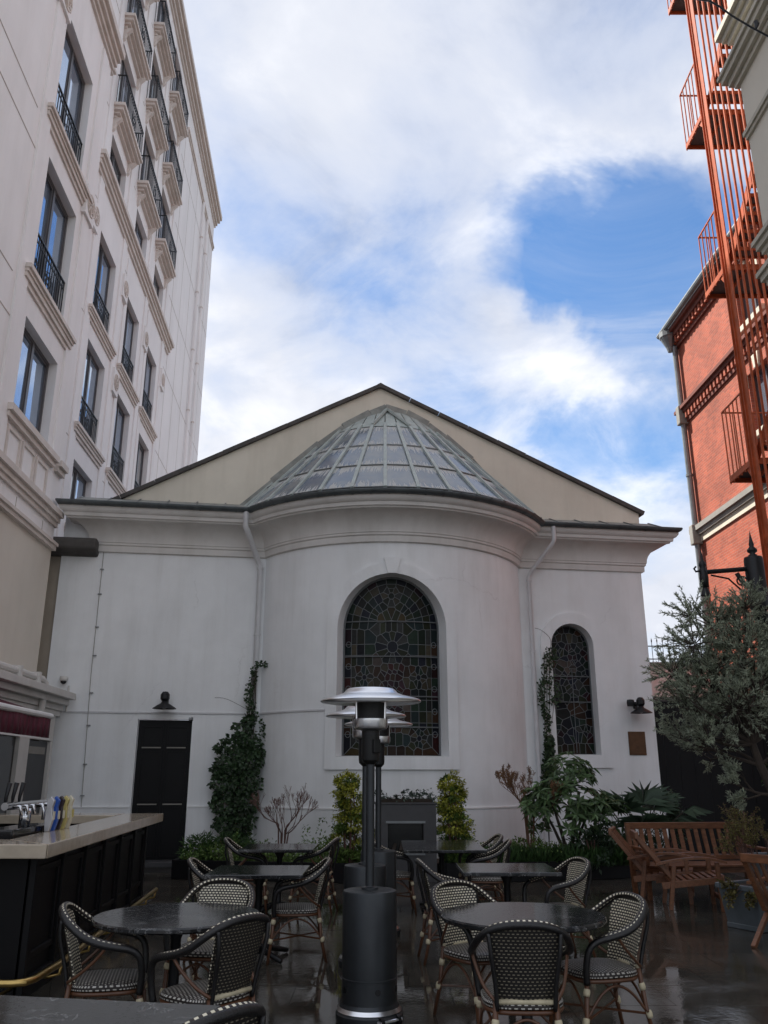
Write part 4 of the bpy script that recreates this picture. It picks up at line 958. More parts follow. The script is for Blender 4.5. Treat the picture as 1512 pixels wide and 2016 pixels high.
for k in range(npn):
    t0, t1 = Lf * k / npn + .09, Lf * (k + 1) / npn - .03
    def bx(a, b, z0, z1, o0, o1, name, m='black_paint'):
        o = BB(); o.hexa([fp(a, o0, z0), fp(a, o1, z0), fp(b, o1, z0), fp(b, o0, z0), fp(a, o0, z1), fp(a, o1, z1), fp(b, o1, z1), fp(b, o0, z1)]); return o.build(name, m, BAR, bevel=0.006)
    p_ = BB()
    for (a, b, z0, z1) in ((t0, t1, .26, .31), (t0, t1, .86, .91), (t0, t0 + .05, .31, .86), (t1 - .05, t1, .31, .86)):
        p_.hexa([fp(a, -.005, z0), fp(a, .025, z0), fp(b, .025, z0), fp(b, -.005, z0), fp(a, -.005, z1), fp(a, .025, z1), fp(b, .025, z1), fp(b, -.005, z1)])
    p_.build('front_panel', 'black_paint', BAR, bevel=0.006)
    bx(Lf * k / npn - .025, Lf * k / npn + .055, 0.0, .995, -.005, .045, 'pilaster')
bx(Lf - .06, Lf + .01, 0.0, .995, -.005, .045, 'pilaster'); bx(0.06, Lf - .06, 0.0, .14, .0, .04, 'kickboard')
RL = BB(); rp = [(-4.9, 6.55, .2), (-2.60, 6.52, .2), (-2.52, 6.56, .2), (-2.49, 6.66, .2)] + [fp(t, .21, .2) for t in (0.3, 2.2, Lf)]
RL = RL.tube(rp, .026, 12).build('foot_rail', 'brass', BAR, autosmooth=True)
for t in (0.35, 1.25, 2.15, 3.05, 3.95, Lf - .05):
    q = BB(); q.tube([fp(t, .21, .2), fp(t, .20, .12), fp(t, .12, .1), fp(t, .03, .1)], .014, 8); q.build('rail_bracket', 'brass', RL, smooth=True)
for x in (-4.3, -3.4, -2.72): q = BB(); q.tube([(x, 6.54, .2), (x, 6.55, .12), (x, 6.64, .1), (x, 6.83, .1)], .014, 8); q.build('rail_bracket', 'brass', RL, smooth=True)
# tap console standing behind the counter
TP = thing('beer_tap_font', 'chrome beer taps with coloured handles on a dark marble block', 'beer taps', (-3.20, 8.0, 0.0))
MB().box(-0.16, 0.12, -0.62, 0.40, 0.0, 1.15).build('marble_block', 'black_marble', TP, bevel=0.012)
MB().tube([(0.0, -.1, 1.15), (0.0, -.1, 1.30)], .05, 12).build('column', 'chrome', TP, smooth=True)
MB().tube([(0.0, -.55, 1.33), (0.0, .50, 1.33)], .032, 14).build('cross_tube', 'chrome', TP, autosmooth=True)
for k, (y, m, h) in enumerate(((-0.02, 'tap_silver', .27), (.10, 'tap_blue', .27), (.22, 'tap_dark', .27), (.34, 'tap_yellow', .27), (.46, 'tap_cream', .28))):
    MB().tube([(0.05, y, 1.33), (.11, y, 1.33), (.13, y, 1.28), (.13, y, 1.20)], .014, 8).build('tap_spout', 'chrome', TP, smooth=True)
    hh = MB().prism([(.16, 1.10), (.20, 1.10), (.225, 1.20), (.21, 1.30), (.225, 1.36), (.19, 1.40), (.155, 1.36), (.165, 1.28), (.15, 1.2)], 'y', y - .022, y + .022).build('tap_lens', m, TP, bevel=0.006)
    MB().box(.222, .232, y - .016, y + .016, 1.2, 1.27).build('badge', 'tap_cream' if m != 'tap_cream' else 'tap_yellow', hh)
for y in (-.50, -.36, -.22):
    MB().tube([(-.02, y, 1.36), (-.02, y, 1.40), (.0, y, 1.52)], [.012, .016, .022], 8).build('tap_handle', 'black_iron', TP, smooth=True)
    MB().tube([(0.05, y, 1.33), (.11, y, 1.33), (.13, y, 1.26)], .014, 8).build('tap_spout', 'chrome', TP, smooth=True)

# ================================================================== BRICK BUILDING (right, behind)
BK = thing('brick_building', 'sunlit red brick building with stone bands behind the fire escape', 'building', (9.4, 24.0, 0), radians(-88.1))
BL = 9.6
bw = [(4.2, 5.4, 12.9, 14.4), (4.2, 5.4, 9.9, 11.55), (4.2, 5.4, 5.6, 7.6), (7.6, 8.8, 12.9, 14.4), (7.6, 8.8, 9.9, 11.55), (7.6, 8.8, 5.6, 7.6)]
mb = MB(); wall_holes(mb, 0, BL, -.05, 14.95, bw, 0.0, 0.25)
mb.face([(0, 0, -.05), (0, 0, 14.95), (0, 10, 14.95), (0, 10, -.05)]); mb.face([(0, 0, 14.95), (BL, 0, 14.95), (BL, 10, 14.95), (0, 10, 14.95)])
mb.build('wall', 'brick', BK)
for (a, b, c, d) in bw:
    f = MB()
    for q in ((a, a + .08, c, d), (b - .08, b, c, d), (a + .08, b - .08, c, c + .08), (a + .08, b - .08, d - .08, d), ((a+b)/2 - .03, (a+b)/2 + .03, c + .08, d - .08)): f.box(q[0], q[1], .18, .24, q[2], q[3])
    f = f.build('window', 'window_frame', BK)
    g_ = MB(); g_.face([(a, .22, c), (b, .22, c), (b, .22, d), (a, .22, d)]); g_.build('pane', 'window_glass', f)
    MB().box(a - .15, b + .15, -.10, .05, c - .16, c).build('sill', 'cream_stone', f, bevel=.01)
    MB().prism([((a+b)/2 - .12, d - .02), ((a+b)/2 + .12, d - .02), ((a+b)/2 + .17, d + .34), ((a+b)/2 - .17, d + .34)], 'y', -.06, .03).build('keystone', 'cream_stone', f)
    MB().box(a - .12, a - .002, -.02, .03, d - .35, d + .05).build('impost', 'cream_stone', f); MB().box(b + .002, b + .12, -.02, .03, d - .35, d + .05).build('impost', 'cream_stone', f)
def bband(steps, m, name):
    o = MB()
    for (z0, z1, out) in steps: o.box(-out * .8, BL, -out, .02, z0, z1)
    return o.build(name, m, BK)
def dentils(z0, z1, out, par, n):
    for k in range(n): MB().box(.12 + .235 * k, .225 + .235 * k, -out, .01, z0, z1).build('dentil', 'brick', par)
e_ = bband([(14.55, 14.66, .08), (14.86, 15.0, .22), (15.0, 15.12, .32)], 'brick_dark', 'eaves_cornice'); dentils(14.66, 14.86, .18, e_, 40)
MB().tube([(-.3, -.40, 15.2), (BL, -.40, 15.2)], .09, 10).build('gutter', 'zinc', BK, autosmooth=True)
mb = MB(); mb.face([(-.3, -.45, 15.2), (BL, -.45, 15.2), (BL, 4, 18.2), (-.3, 4, 18.2)]); mb.build('roof', 'slate', BK)
b_ = bband([(11.95, 12.05, .06), (12.25, 12.36, .16), (12.36, 12.46, .24)], 'brick_dark', 'dentil_band'); dentils(12.05, 12.25, .13, b_, 40)
bband([(8.12, 8.32, .05)], 'cream_stone', 'stone_band'); bband([(8.323, 8.45, .12), (8.45, 8.6, .20)], 'grey_stone', 'stone_band')  # shade put into the colour: upper courses greyed, lower one cream as lit
DP = MB().tube([(.16, -.12, 14.6), (.16, -.12, 0)], .085, 10).build('downpipe', 'zinc', BK, autosmooth=True)
MB().lathe([(.08, 14.45), (.12, 14.6), (.26, 14.9), (.30, 14.95), (.30, 15.12), (.0, 15.12)], 12, (.10, -.24)).build('rainwater_head', 'zinc', DP)
for z in (12.0, 8.15): MB().box(.03, .29, -.28, .02, z - .1, z + .5).build('pipe_offset', 'grey_stone', DP, bevel=.03)
for z in (10.2, 6.4): MB().lathe([(.085, z), (.105, z), (.105, z + .07), (.085, z + .07)], 10, (.16, -.12)).build('pipe_collar', 'zinc', DP)

# ================================================================== BEIGE BUILDING (right, near)
BG = thing('beige_building', 'beige rendered building edge with moulded cornices at upper right', 'building', (5.34, 10.0, 0), radians(-90))
mb = MB(); wall_holes(mb, 0, 6.5, -.05, 17, [(2.6, 3.7, 8.9, 10.3), (2.6, 3.7, 5.6, 7.6)], 0.0, 0.3)
mb.face([(0, 0, -.05), (0, 0, 17), (0, .9, 17), (0, .9, -.05)]); mb.face([(0, 0, 17), (6.5, 0, 17), (6.5, .9, 17), (0, .9, 17)]); mb.face([(6.5, 0, -.05), (6.5, .9, -.05), (6.5, .9, 17), (6.5, 0, 17)]); mb.face([(0, .9, -.05), (0, .9, 17), (6.5, .9, 17), (6.5, .9, -.05)]); mb.build('wall', 'beige_wall', BG)
for (c, d) in ((8.9, 10.3), (5.6, 7.6)):
    g_ = MB(); g_.face([(2.6, .28, c), (3.7, .28, c), (3.7, .28, d), (2.6, .28, d)]); g_.build('window_pane', 'window_glass', BG)
def gband(steps, ext=1.0, m='beige_trim'):
    o = MB()
    for (z0, z1, out) in steps: o.box(-out * ext, 6.5 + out, -out, .02, z0, z1)
    return o.build('cornice', m, BG)
gband([(12.25, 12.34, .06), (12.34, 12.44, .12), (12.44, 12.54, .19)]); gband([(11.42, 11.50, .06), (11.50, 11.60, .12), (11.60, 11.70, .19), (11.70, 11.76, .23)])
gband([(10.44, 10.50, .04), (10.50, 10.57, .07)], .4); gband([(8.52, 8.60, .05), (8.60, 8.69, .10), (8.69, 8.76, .14)]); gband([(8.02, 8.10, .05), (8.10, 8.19, .10), (8.19, 8.26, .14)])

# ================================================================== FIRE ESCAPE
FE = thing('fire_escape', 'rust red steel fire escape stair with barred landings beside the brick wall', 'fire escape', (6.16, 13.0, 0))
class FB(MB):
    def build(s, *a, **k): s.v = [(x - 6.16, y - 13.0, z) for (x, y, z) in s.v]; return MB.build(s, *a, **k)
lz = [3.15, 6.62, 10.36, 13.82, 17.36, 20.9]; XL, YN, YF, YC = 6.16, 13.03, 14.0, 10.75
for (x, y) in ((6.17, 13.0), (7.95, 14.0), (7.95, 10.7), (6.17, 10.6)):
    o = FB(); o.box(x - .055, x + .055, y - .06, y - .045, 0, 24); o.box(x - .008, x + .008, y - .045, y + .045, 0, 24); o.box(x - .055, x + .055, y + .045, y + .06, 0, 24); o.build('column', 'rust_paint', FE)
FB().box(6.14, 6.155, 12.80, 12.96, 0, 24).build('side_plate', 'rust_paint', FE)
for k in range(11): y = 12.64 - .205 * k; FB().box(6.15, 6.182, y - .016, y + .016, .05, 24).build('screen_bar', 'rust_paint', FE)
for i, z in enumerate(lz):
    L_ = FB(); L_.box(XL, 7.9, YN, YN + .03, z - .09, z + .02); L_.box(XL, 7.9, YF - .03, YF, z - .09, z + .02); L_.box(XL, XL + .03, YN + .03, YF - .03, z - .09, z + .02); L_.box(6.55, 6.58, YN + .03, YF - .03, z - .08, z - .01); L_.box(7.86, 7.9, YN + .03, YF - .03, z - .09, z + .02)
    L_.bar((6.62, YN + .03, z - .045), (7.2, YF - .03, z - .045), .05, .06); L_.bar((6.85, YN + .03, z - .045), (7.4, YF - .03, z - .045), .04, .05)
    L_ = L_.build('landing', 'rust_paint', FE)
    FB().box(XL + .03, 7.86, YN + .03, YF - .03, z - .006, z + .012).build('grating', 'steel_mesh', L_)
    FB().box(XL, XL + .025, YN, YF, z + 1.25, z + 1.275).build('hand_rail', 'rust_paint', L_); FB().box(XL + .025, 7.9, YF - .025, YF, z + 1.25, z + 1.275).build('hand_rail', 'rust_paint', L_)
    for k in range(6): y = YN + .16 + .80 * k / 5; FB().box(XL + .004, XL + .022, y - .009, y + .009, z - .12, z + 1.25).build('baluster', 'rust_paint', L_)
    for k in range(9): x = XL + .2 + .19 * k; FB().box(x - .008, x + .008, YF - .02, YF - .004, z, z + 1.25).build('baluster', 'rust_paint', L_)
    FB().prism([(YN + .0, z - .09), (YN + .0, z - .42), (YN + .04, z - .42), (YN + .30, z - .09)], 'x', XL + .02, XL + .05).build('bracket', 'rust_paint', L_)
    if i + 1 < len(lz):
        rise = (lz[i+1] - z) / 19
        for k in range(1, 10):
            y = YN - .02 - .25 * (k - 1); zz = z + rise * k
            t_ = FB(); t_.box(6.26, 7.0, y - .27, y - .25, zz - .07, zz - .004); t_.box(6.26, 7.0, y - .02, y, zz - .07, zz - .004); t_.box(6.26, 6.28, y - .25, y - .02, zz - .06, zz - .004); t_.box(6.98, 7.0, y - .25, y - .02, zz - .06, zz - .004); t_.build('tread', 'rust_paint', FE)
            FB().box(6.281, 6.979, y - .249, y - .021, zz - .03, zz - .012).build('tread_mesh', 'steel_mesh', FE)
            y2 = YC - .02 + .25 * (k - 1); z2 = z + rise * (9 + k)
            t_ = FB(); t_.box(7.1, 7.85, y2, y2 + .26, z2 - .03, z2 - .008); t_.box(7.1, 7.85, y2, y2 + .02, z2 - .07, z2 - .03); t_.build('tread', 'rust_paint', FE)
        for x in (6.235, 7.02): FB().bar((x, YN, z), (x, YN - 2.3, z + rise * 9.2), .012, .20).build('stringer', 'rust_paint', FE)
        FB().bar((7.08, YC, z + rise * 9), (7.08, YN, z + rise * 18.5), .012, .2).build('stringer', 'rust_paint', FE)
        FB().box(6.2, 7.9, 10.0, YC, z + rise * 9.6 - .05, z + rise * 9.6).build('half_landing', 'steel_mesh', FE)

# ================================================================== GATE, FAR WALL, LAMP POST, CABLE
GT = thing('black_gate', 'tall black boarded gate filling the gap right of the chapel', 'gate', (5.62, 18.25, 0))
for k in range(15):
    x0 = 0.0 + .30 * k; MB().box(x0, x0 + .292, random.uniform(0, .006), .06, .04, 3.06).build('gate_board', 'black_paint', GT)
for z in (.3, 1.6, 2.9): MB().box(0, 4.5, .06, .11, z, z + .14).build('gate_rail', 'black_paint', GT)
MB().box(-.02, 4.52, -.03, .13, 3.06, 3.16).build('gate_cap', 'coping', GT)
FW = thing('far_wall', 'pale low wall seen beyond the gate between chapel and tree', 'wall', (10.5, 26.0, 0))
MB().box(-4, 3.5, 0, .35, 0, 4.75).build('wall_body', 'white_trim', FW); MB().box(-4.05, 3.55, -.06, .41, 4.75, 4.87).build('wall_cap', 'grey_stone', FW)
IR = thing('iron_fence', 'black spiked iron fence on top of the far pale wall', 'fence', (10.5, 26.1, 4.87))
for z in (.1, .5): MB().box(-4, 3.5, -.015, .015, z, z + .03).build('fence_rail', 'black_iron', IR)
for k in range(44):
    x = -4 + .17 * k; MB().tube([(x, 0, 0), (x, 0, .62), (x, 0, .68), (x, 0, .78)], [.010, .010, .022, .001], 5).build('picket', 'black_iron', IR)
LP = thing('lamp_post', 'black cast iron lamp post with side bracket and spike behind the olive', 'lamp post', (5.02, 11.0, 0))
MB().lathe([(.16, 0), (.16, .12), (.12, .2), (.11, .9), (.09, 1.0), (.085, 3.55), (.10, 3.58), (.10, 3.64), (.085, 3.66)], 20).build('post', 'black_iron', LP, autosmooth=True)
MB().lathe([(.085, 3.66), (.125, 3.70), (.125, 4.36), (.115, 4.40), (.0, 4.41)], 20).build('drum', 'black_iron', LP, autosmooth=True)
MB().lathe([(.05, 4.40), (.06, 4.43), (.03, 4.45), (.065, 4.48), (.065, 4.51), (.03, 4.55), (.035, 4.58), (.018, 4.66), (.0, 4.78)], 14).build('finial', 'black_iron', LP, smooth=True)
MB().tube([(-.1, 0, 4.24), (-.72, -.05, 4.18)], .032, 8).build('bracket_arm', 'black_iron', LP)
MB().tube([(-.12, 0, 3.8), (-.22, 0, 3.95), (-.38, -.02, 4.1), (-.62, -.05, 4.14)], .012, 6).build('bracket_scroll', 'black_iron', LP)
MB().tube([(-.2 + .09 * cos(t) * (1 - t / 9), 0, 4.06 + .09 * sin(t) * (1 - t / 9)) for t in [k * .5 for k in range(15)]], .012, 6).build('bracket_scroll', 'black_iron', LP)
MB().tube([(-.12, 0, 4.0), (-.2, 0, 4.08), (-.25, 0, 4.18)], .03, 6).build('bracket_leaf', 'black_iron', LP)
MB().lathe([(.0, 3.96), (.05, 3.98), (.06, 4.10), (.05, 4.22), (.035, 4.24), (.05, 4.27), (.045, 4.31), (.02, 4.34), (.015, 4.42), (.0, 4.5)], 12, (-.72, -.05)).build('hanger', 'black_iron', LP, smooth=True)
MB().tube([(-.76, -.05, 4.2), (-.82, -.05, 4.19), (-.84, -.05, 4.23), (-.81, -.05, 4.26)], .014, 6).build('hook', 'black_iron', LP)
MB().tube([(-.72, -.05, 3.97), (-.72, -.05, 3.86)], [.03, .07], 10).build('lamp_fitting', 'black_iron', LP)
CB = thing('overhead_cable', 'black sagging overhead cable crossing the upper right corner', 'cable', (3.6, 7.0, 9.6))
MB().tube([(-.85, .5, .95), (-.45, .25, .42), (-.05, 0, .03), (.05, 0, -.05), (.16, 0, -.17), (.36, 0, -.34), (.52, 0, -.46), (.9, -.1, -.62), (3.3, -.3, -.7)], .011, 6).build('cable', 'black_iron', CB)
MB().tube([(.40, -.005, -.36), (.42, -.005, -.30), (.41, -.005, -.26), (.43, -.005, -.24)], [.012, .026, .02, .006], 8).build('cable_clip', 'black_iron', CB)

# ================================================================== PATIO HEATERS
def heater(loc, label, rz):
    t = thing('patio_heater', label, 'patio heater', loc, rz, 'patio heaters in a row down the courtyard')
    MB().lathe([(.0, .0), (.225, .0), (.23, .03), (.23, .055), (.222, .06), (.215, .075), (.20, .105), (.192, .115), (.190, .12)], 40).build('base', 'heater_grey', t, autosmooth=True)
    MB().lathe([(.19, .118), (.19, .26), (.193, .262), (.193, .27), (.19, .272), (.19, .795), (.186, .81), (.17, .815), (.0, .817)], 40).build('tank_housing', 'heater_grey', t, autosmooth=True)
    MB().lathe([(.196, .072), (.222, .072), (.214, .082), (.196, .108)], 40).build('base_ring', 'steel', t, autosmooth=True)
    for a in (-1.7, -.35, .6, 2.4):
        q = MB(); c, s = cos(a), sin(a); q.tube([(.186 * c, .186 * s, .205), (.1925 * c, .1925 * s, .205)], .019, 14); q.build('vent_hole', 'shop_dark', t)
    for y in (-.07, .07):
        q = MB(); q.tube([(.215, y - .012, .035), (.215, y + .012, .035)], .034, 14); q.build('wheel', 'black_iron', t)
    MB().tube([(.19, -.09, .04), (.235, -.09, .04), (.235, .09, .04), (.19, .09, .04)], .010, 6).build('wheel_axle', 'steel', t)
    MB().lathe([(.06, .815), (.06, .83), (.035, .835), (.031, .84), (.031, 1.66), (.031, 1.68)], 20).build('post', 'heater_grey', t, autosmooth=True)
    MB().lathe([(.031, 1.66), (.062, 1.69), (.066, 1.72), (.066, 1.90), (.06, 1.905)], 20).build('burner_neck', 'heater_dark', t, autosmooth=True)
    MB().lathe([(.06, 1.90), (.12, 1.915), (.128, 1.93), (.128, 1.985), (.118, 1.99)], 28).build('burner_bowl', 'steel', t, autosmooth=True)
    MB().lathe([(.115, 1.985), (.115, 2.10), (.10, 2.105)], 28).build('emitter_screen', 'heater_dark', t, autosmooth=True)
    for k in range(3): a = k * 2.1 + .4; MB().tube([(.12 * cos(a), .12 * sin(a), 1.96), (.125 * cos(a), .125 * sin(a), 2.13)], .008, 6).build('hat_stud', 'steel', t)
    MB().box(.055, .085, -.03, .03, 1.74, 1.84).build('control_knob', 'heater_dark', t, bevel=.006)
    hat = MB().lathe([(.375, 2.108), (.379, 2.112), (.378, 2.120), (.36, 2.130), (.25, 2.158), (.205, 2.176), (.185, 2.198), (.17, 2.208), (.06, 2.214), (.0, 2.214)], 56).build('reflector_hat', 'steel', t, autosmooth=True)
    MB().lathe([(.374, 2.107), (.25, 2.150), (.20, 2.168), (.0, 2.19)], 40).build('hat_underside', 'steel', hat, smooth=True)
    return t
heater((-.10, 6.42, 0), 'grey patio heater nearest the camera, tallest in the middle of the court', -.9)
heater((-.17, 8.10, 0), 'patio heater standing second in the row, half hidden behind the nearest one', .7)
heater((-.06, 9.55, 0), 'patio heater farthest back in the row, its base in front of the fireplace', 2.0)

# ================================================================== WOVEN BISTRO CHAIR (prototype faces +y)
def spline(pts, n):
    P = [Vector(p) for p in pts]; out = []
    for i in range(len(P) - 1):
        p0, p1, p2, p3 = P[max(i-1, 0)], P[i], P[i+1], P[min(i+2, len(P)-1)]
        for k in range(n):
            t = k / n; out.append(.5 * ((2*p1) + (-p0 + p2)*t + (2*p0 - 5*p1 + 4*p2 - p3)*t*t + (-p0 + 3*p1 - 3*p2 + p3)*t**3))
    out.append(P[-1]); return out
def make_chair():
    t = thing('bistro_chair', 'x', 'chair', (0, 0, 0), 0, 'woven bistro armchairs')
    # seat: a rounded woven pad
    se = MB(); n = 28; ring = []
    def sup(a, rx, ry, e=3.2): c, s = cos(a), sin(a); return (rx * math.copysign(abs(c) ** (2/e), c), ry * math.copysign(abs(s) ** (2/e), s) + .0)
    levels = [(.93, .418), (1.0, .428), (1.0, .446), (.95, .458), (.7, .468), (.35, .472)]
    for (k, z) in levels: ring.append([(sup(2*pi*j/n, .235 * k, .235 * k)[0], sup(2*pi*j/n, .235*k, .235*k)[1] + .01, z) for j in range(n)])
    for i in range(len(ring) - 1):
        for j in range(n):
            j2 = (j + 1) % n; q = [ring[i][j], ring[i][j2], ring[i+1][j2], ring[i+1][j]]
            if i < 3: uv = [(j/n*1.6, q_[2]) for q_ in q]; uv[1] = ((j+1)/n*1.6, q[1][2]); uv[2] = ((j+1)/n*1.6, q[2][2])
            else: uv = [(p[0], p[1]) for p in q]
            se.face(q, uv)
    se.face(ring[-1], [(p[0], p[1]) for p in ring[-1]]); se.face(list(reversed(ring[0])))
    se.build('seat', 'weave_seat', t, autosmooth=True)
    MB().tube([(*(lambda p: (p[0], p[1] + .01))(sup(2*pi*j/24, .225, .225)), .408) for j in range(24)], .013, 8, closed=True).build('seat_ring', 'cane', t, smooth=True)
    # rim running from the front legs over the arms and round the back
    half = [(.225, .215, .40), (.243, .222, .50), (.262, .205, .60), (.272, .150, .648), (.282, .060, .668), (.290, -.04, .690), (.282, -.14, .730), (.250, -.225, .790), (.190, -.280, .838), (.10, -.305, .862), (0, -.312, .868)]
    full = half + [(-x, y, z) for (x, y, z) in reversed(half[:-1])]
    rim_o = MB().tube(spline(full, 4), .0215, 10).build('rim', 'black_wrap', t, smooth=True)
    inner = [(x * .955, y + (.010 if y < .1 else 0), z + .010) for (x, y, z) in half[3:]]; inner = inner + [(-x, y, z) for (x, y, z) in reversed(inner[:-1])]
    MB().tube(spline(inner, 4), .0165, 8).build('rim_stitching', 'weave_rim', rim_o, smooth=True)
    # woven back panel, slightly dished
    bp = MB(); nu, nv = 12, 10; thick = .010
    def B(i, j, o):
        u = -1 + 2 * i / nu; v = j / nv; wd = .165 + .045 * v - .02 * (v > .95) * abs(u)
        x = u * wd; y = -.215 - .085 * v - .012 * v * v + .035 * u * u + o; z = .455 + (.40 - .035 * u * u) * v
        return (x, y, z)
    for i in range(nu):
        for j in range(nv):
            for o, rev in ((thick, False), (0.0, True)):
                q = [B(i, j, o), B(i+1, j, o), B(i+1, j+1, o), B(i, j+1, o)]; uv = [(p[0], p[2]) for p in q]
                bp.face(list(reversed(q)) if not rev else q, list(reversed(uv)) if not rev else uv)
    for j in range(nv):
        for i in (0, nu): q = [B(i, j, 0), B(i, j, thick), B(i, j+1, thick), B(i, j+1, 0)]; bp.face(q)
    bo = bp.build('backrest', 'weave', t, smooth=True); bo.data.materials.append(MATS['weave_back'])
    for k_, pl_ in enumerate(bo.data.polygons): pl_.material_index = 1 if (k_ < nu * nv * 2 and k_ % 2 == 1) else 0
    for s in (-1, 1):
        MB().tube(spline([(s*.163, -.215, .42), (s*.172, -.245, .56), (s*.195, -.285, .72), (s*.205, -.285, .82)], 4), .013, 8).build('back_post', 'black_wrap', t, smooth=True)
        MB().tube([(s*.225, .215, .43), (s*.232, .235, .2), (s*.242, .265, 0)], [.016, .015, .013], 9).build('leg', 'cane', t, smooth=True)
        MB().tube([(s*.170, -.205, .46), (s*.185, -.235, .2), (s*.205, -.285, 0)], [.016, .015, .013], 9).build('leg', 'cane', t, smooth=True)
        for (x, y, z, lx, ly) in ((s*.226, .218, .375, 0, .01), (s*.234, .240, .215, 0, .01), (s*.174, -.212, .375, 0, -.01), (s*.188, -.24, .215, 0, -.01)):
            MB().tube([(x, y, z), (x + s*.002, y + ly*.3, z - .012), (x + s*.003, y + ly*.6, z - .024), (x + s*.004, y + ly, z - .04)], [.020, .0225, .0225, .020], 9).build('binding', 'binding', t, smooth=True)
        # arched braces on the sides and the arm strut
        MB().tube(spline([(s*.235, .232, .21), (s*.225, .12, .33), (s*.205, 0, .375), (s*.19, -.12, .33), (s*.188, -.232, .21)], 4), .009, 6).build('side_brace', 'cane', t, smooth=True)
        MB().tube(spline([(s*.175, -.22, .47), (s*.225, -.15, .52), (s*.262, -.06, .60), (s*.283, .0, .672)], 4), .010, 7).build('arm_strut', 'cane', t, smooth=True)
    for (y, yy) in ((.228, .21), (-.228, .188)):
        MB().tube(spline([(-yy - .02, y, .21), (-.10, y * .97, .33), (0, y * .95, .375), (.10, y * .97, .33), (yy + .02, y, .21)], 4), .009, 6).build('cross_brace', 'cane', t, smooth=True)
    MB().tube([(-.17, -.212, .462), (.17, -.212, .462)], .014, 8).build('back_rail', 'binding', t, smooth=True)
    for a, b in (((-.235, .23, .20), (.19, -.23, .20)), ((.235, .23, .20), (-.19, -.23, .20))): MB().tube([a, b], .008, 6).build('stretcher', 'cane', t)
    return t
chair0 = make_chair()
def face(dx, dy): return atan2(dy, dx) - pi / 2
chairs = [   # x, y, facing vector, label
    (-1.66, 5.60, (1, .22), 'woven chair between the bar and the left round table, facing right'),
    (-1.24, 6.55, (-.18, -1), 'woven chair behind the left round table, facing the camera'),
    (-1.00, 5.30, (-.85, .62), 'woven chair right of the left round table, dark back towards the camera'),
    (0.66, 6.45, (.55, -.80), 'woven chair at the far left side of the right round table'),
    (0.76, 5.20, (0.03, 1), 'woven chair with its dark back to the camera at the right round table'),
    (1.36, 5.92, (-1, -.30), 'woven chair right of the right round table, cream dots brightly lit'),
    (0.60, 8.32, (1, .10), 'woven chair left of the middle right square table'),
    (1.58, 8.38, (-1, -.28), 'woven chair right of the middle right square table, brightly lit'),
    (0.12, 11.05, (1, .05), 'woven chair left of the back right table, near the fireplace'),
    (1.22, 10.72, (-1, .1), 'nearer of two woven chairs right of the back right table'),
    (1.22, 11.55, (-1, -.1), 'farther of two woven chairs right of the back right table'),
    (-1.52, 8.42, (1, .1), 'woven chair left of the middle left square table'),
    (-0.80, 8.38, (-1, -.12), 'woven chair right of the middle left square table, legs in full view'),
    (-1.66, 11.02, (1, .1), 'woven chair left of the back left table, before the ivy'),
    (-0.86, 11.02, (-1, .12), 'woven chair right of the back left table, before the yellow shrub'),
    (-0.76, 3.36, (-1, .75), 'woven chair cut by the lower edge, only its curved rim showing'),
]
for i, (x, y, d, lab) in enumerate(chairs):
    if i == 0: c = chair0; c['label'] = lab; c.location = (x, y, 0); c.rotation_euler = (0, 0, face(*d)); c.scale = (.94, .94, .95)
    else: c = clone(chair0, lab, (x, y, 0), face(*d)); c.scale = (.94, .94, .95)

# ================================================================== TABLES
def pedestal(t, foot):
    MB().lathe([(.055, .04), (.035, .10), (.032, .60), (.06, .66), (.06, .70)], 14).build('column', 'black_iron', t, autosmooth=True)
    for k in range(4):
        a = k * pi / 2 + pi / 4; c, s = cos(a), sin(a)
        MB().tube([(0, 0, .09), (c * foot * .5, s * foot * .5, .06), (c * foot, s * foot, .02)], [.035, .028, .02], 8).build('foot', 'black_iron', t, smooth=True)
        MB().bar((c * .03, s * .03, .685), (c * foot * .8, s * foot * .8, .692), .03, .02).build('top_arm', 'black_iron', t)
def round_table(loc, label, r=.525):
    t = thing('round_table', label, 'table', loc, random.uniform(0, 1), 'round black marble tables')
    MB().lathe([(.0, .702), (r - .012, .702), (r, .712), (r, .728), (r - .010, .737), (.0, .738)], 64).build('table_top', 'black_marble', t, autosmooth=True)
    pedestal(t, .33); return t
def square_table(loc, label, sx, sy, rz=0.0):
    t = thing('square_table', label, 'table', loc, rz, 'square black marble tables')
    MB().box(-sx/2, sx/2, -sy/2, sy/2, .703, .738).build('table_top', 'black_marble', t, bevel=.007)
    pedestal(t, .36); return t
round_table((-1.32, 5.86, 0), 'round black marble table at the left, beside the bar'); round_table((.89, 5.88, 0), 'round black marble table right of the nearest heater')
square_table((-1.16, 8.42, 0), 'square black table in the middle left, behind the left round table', .88, .82); square_table((-1.28, 11.02, 0), 'square black table at the back left, before the planting', .88, .9)
square_table((1.17, 8.62, 0), 'square black table in the middle right, behind the right round table', .9, .84); square_table((.72, 11.25, 0), 'square black table at the back right, before the fireplace', .98, 1.5)
square_table((-1.20, 3.30, 0), 'black veined marble table cut by the lower left corner', 1.0, .92, -.17)

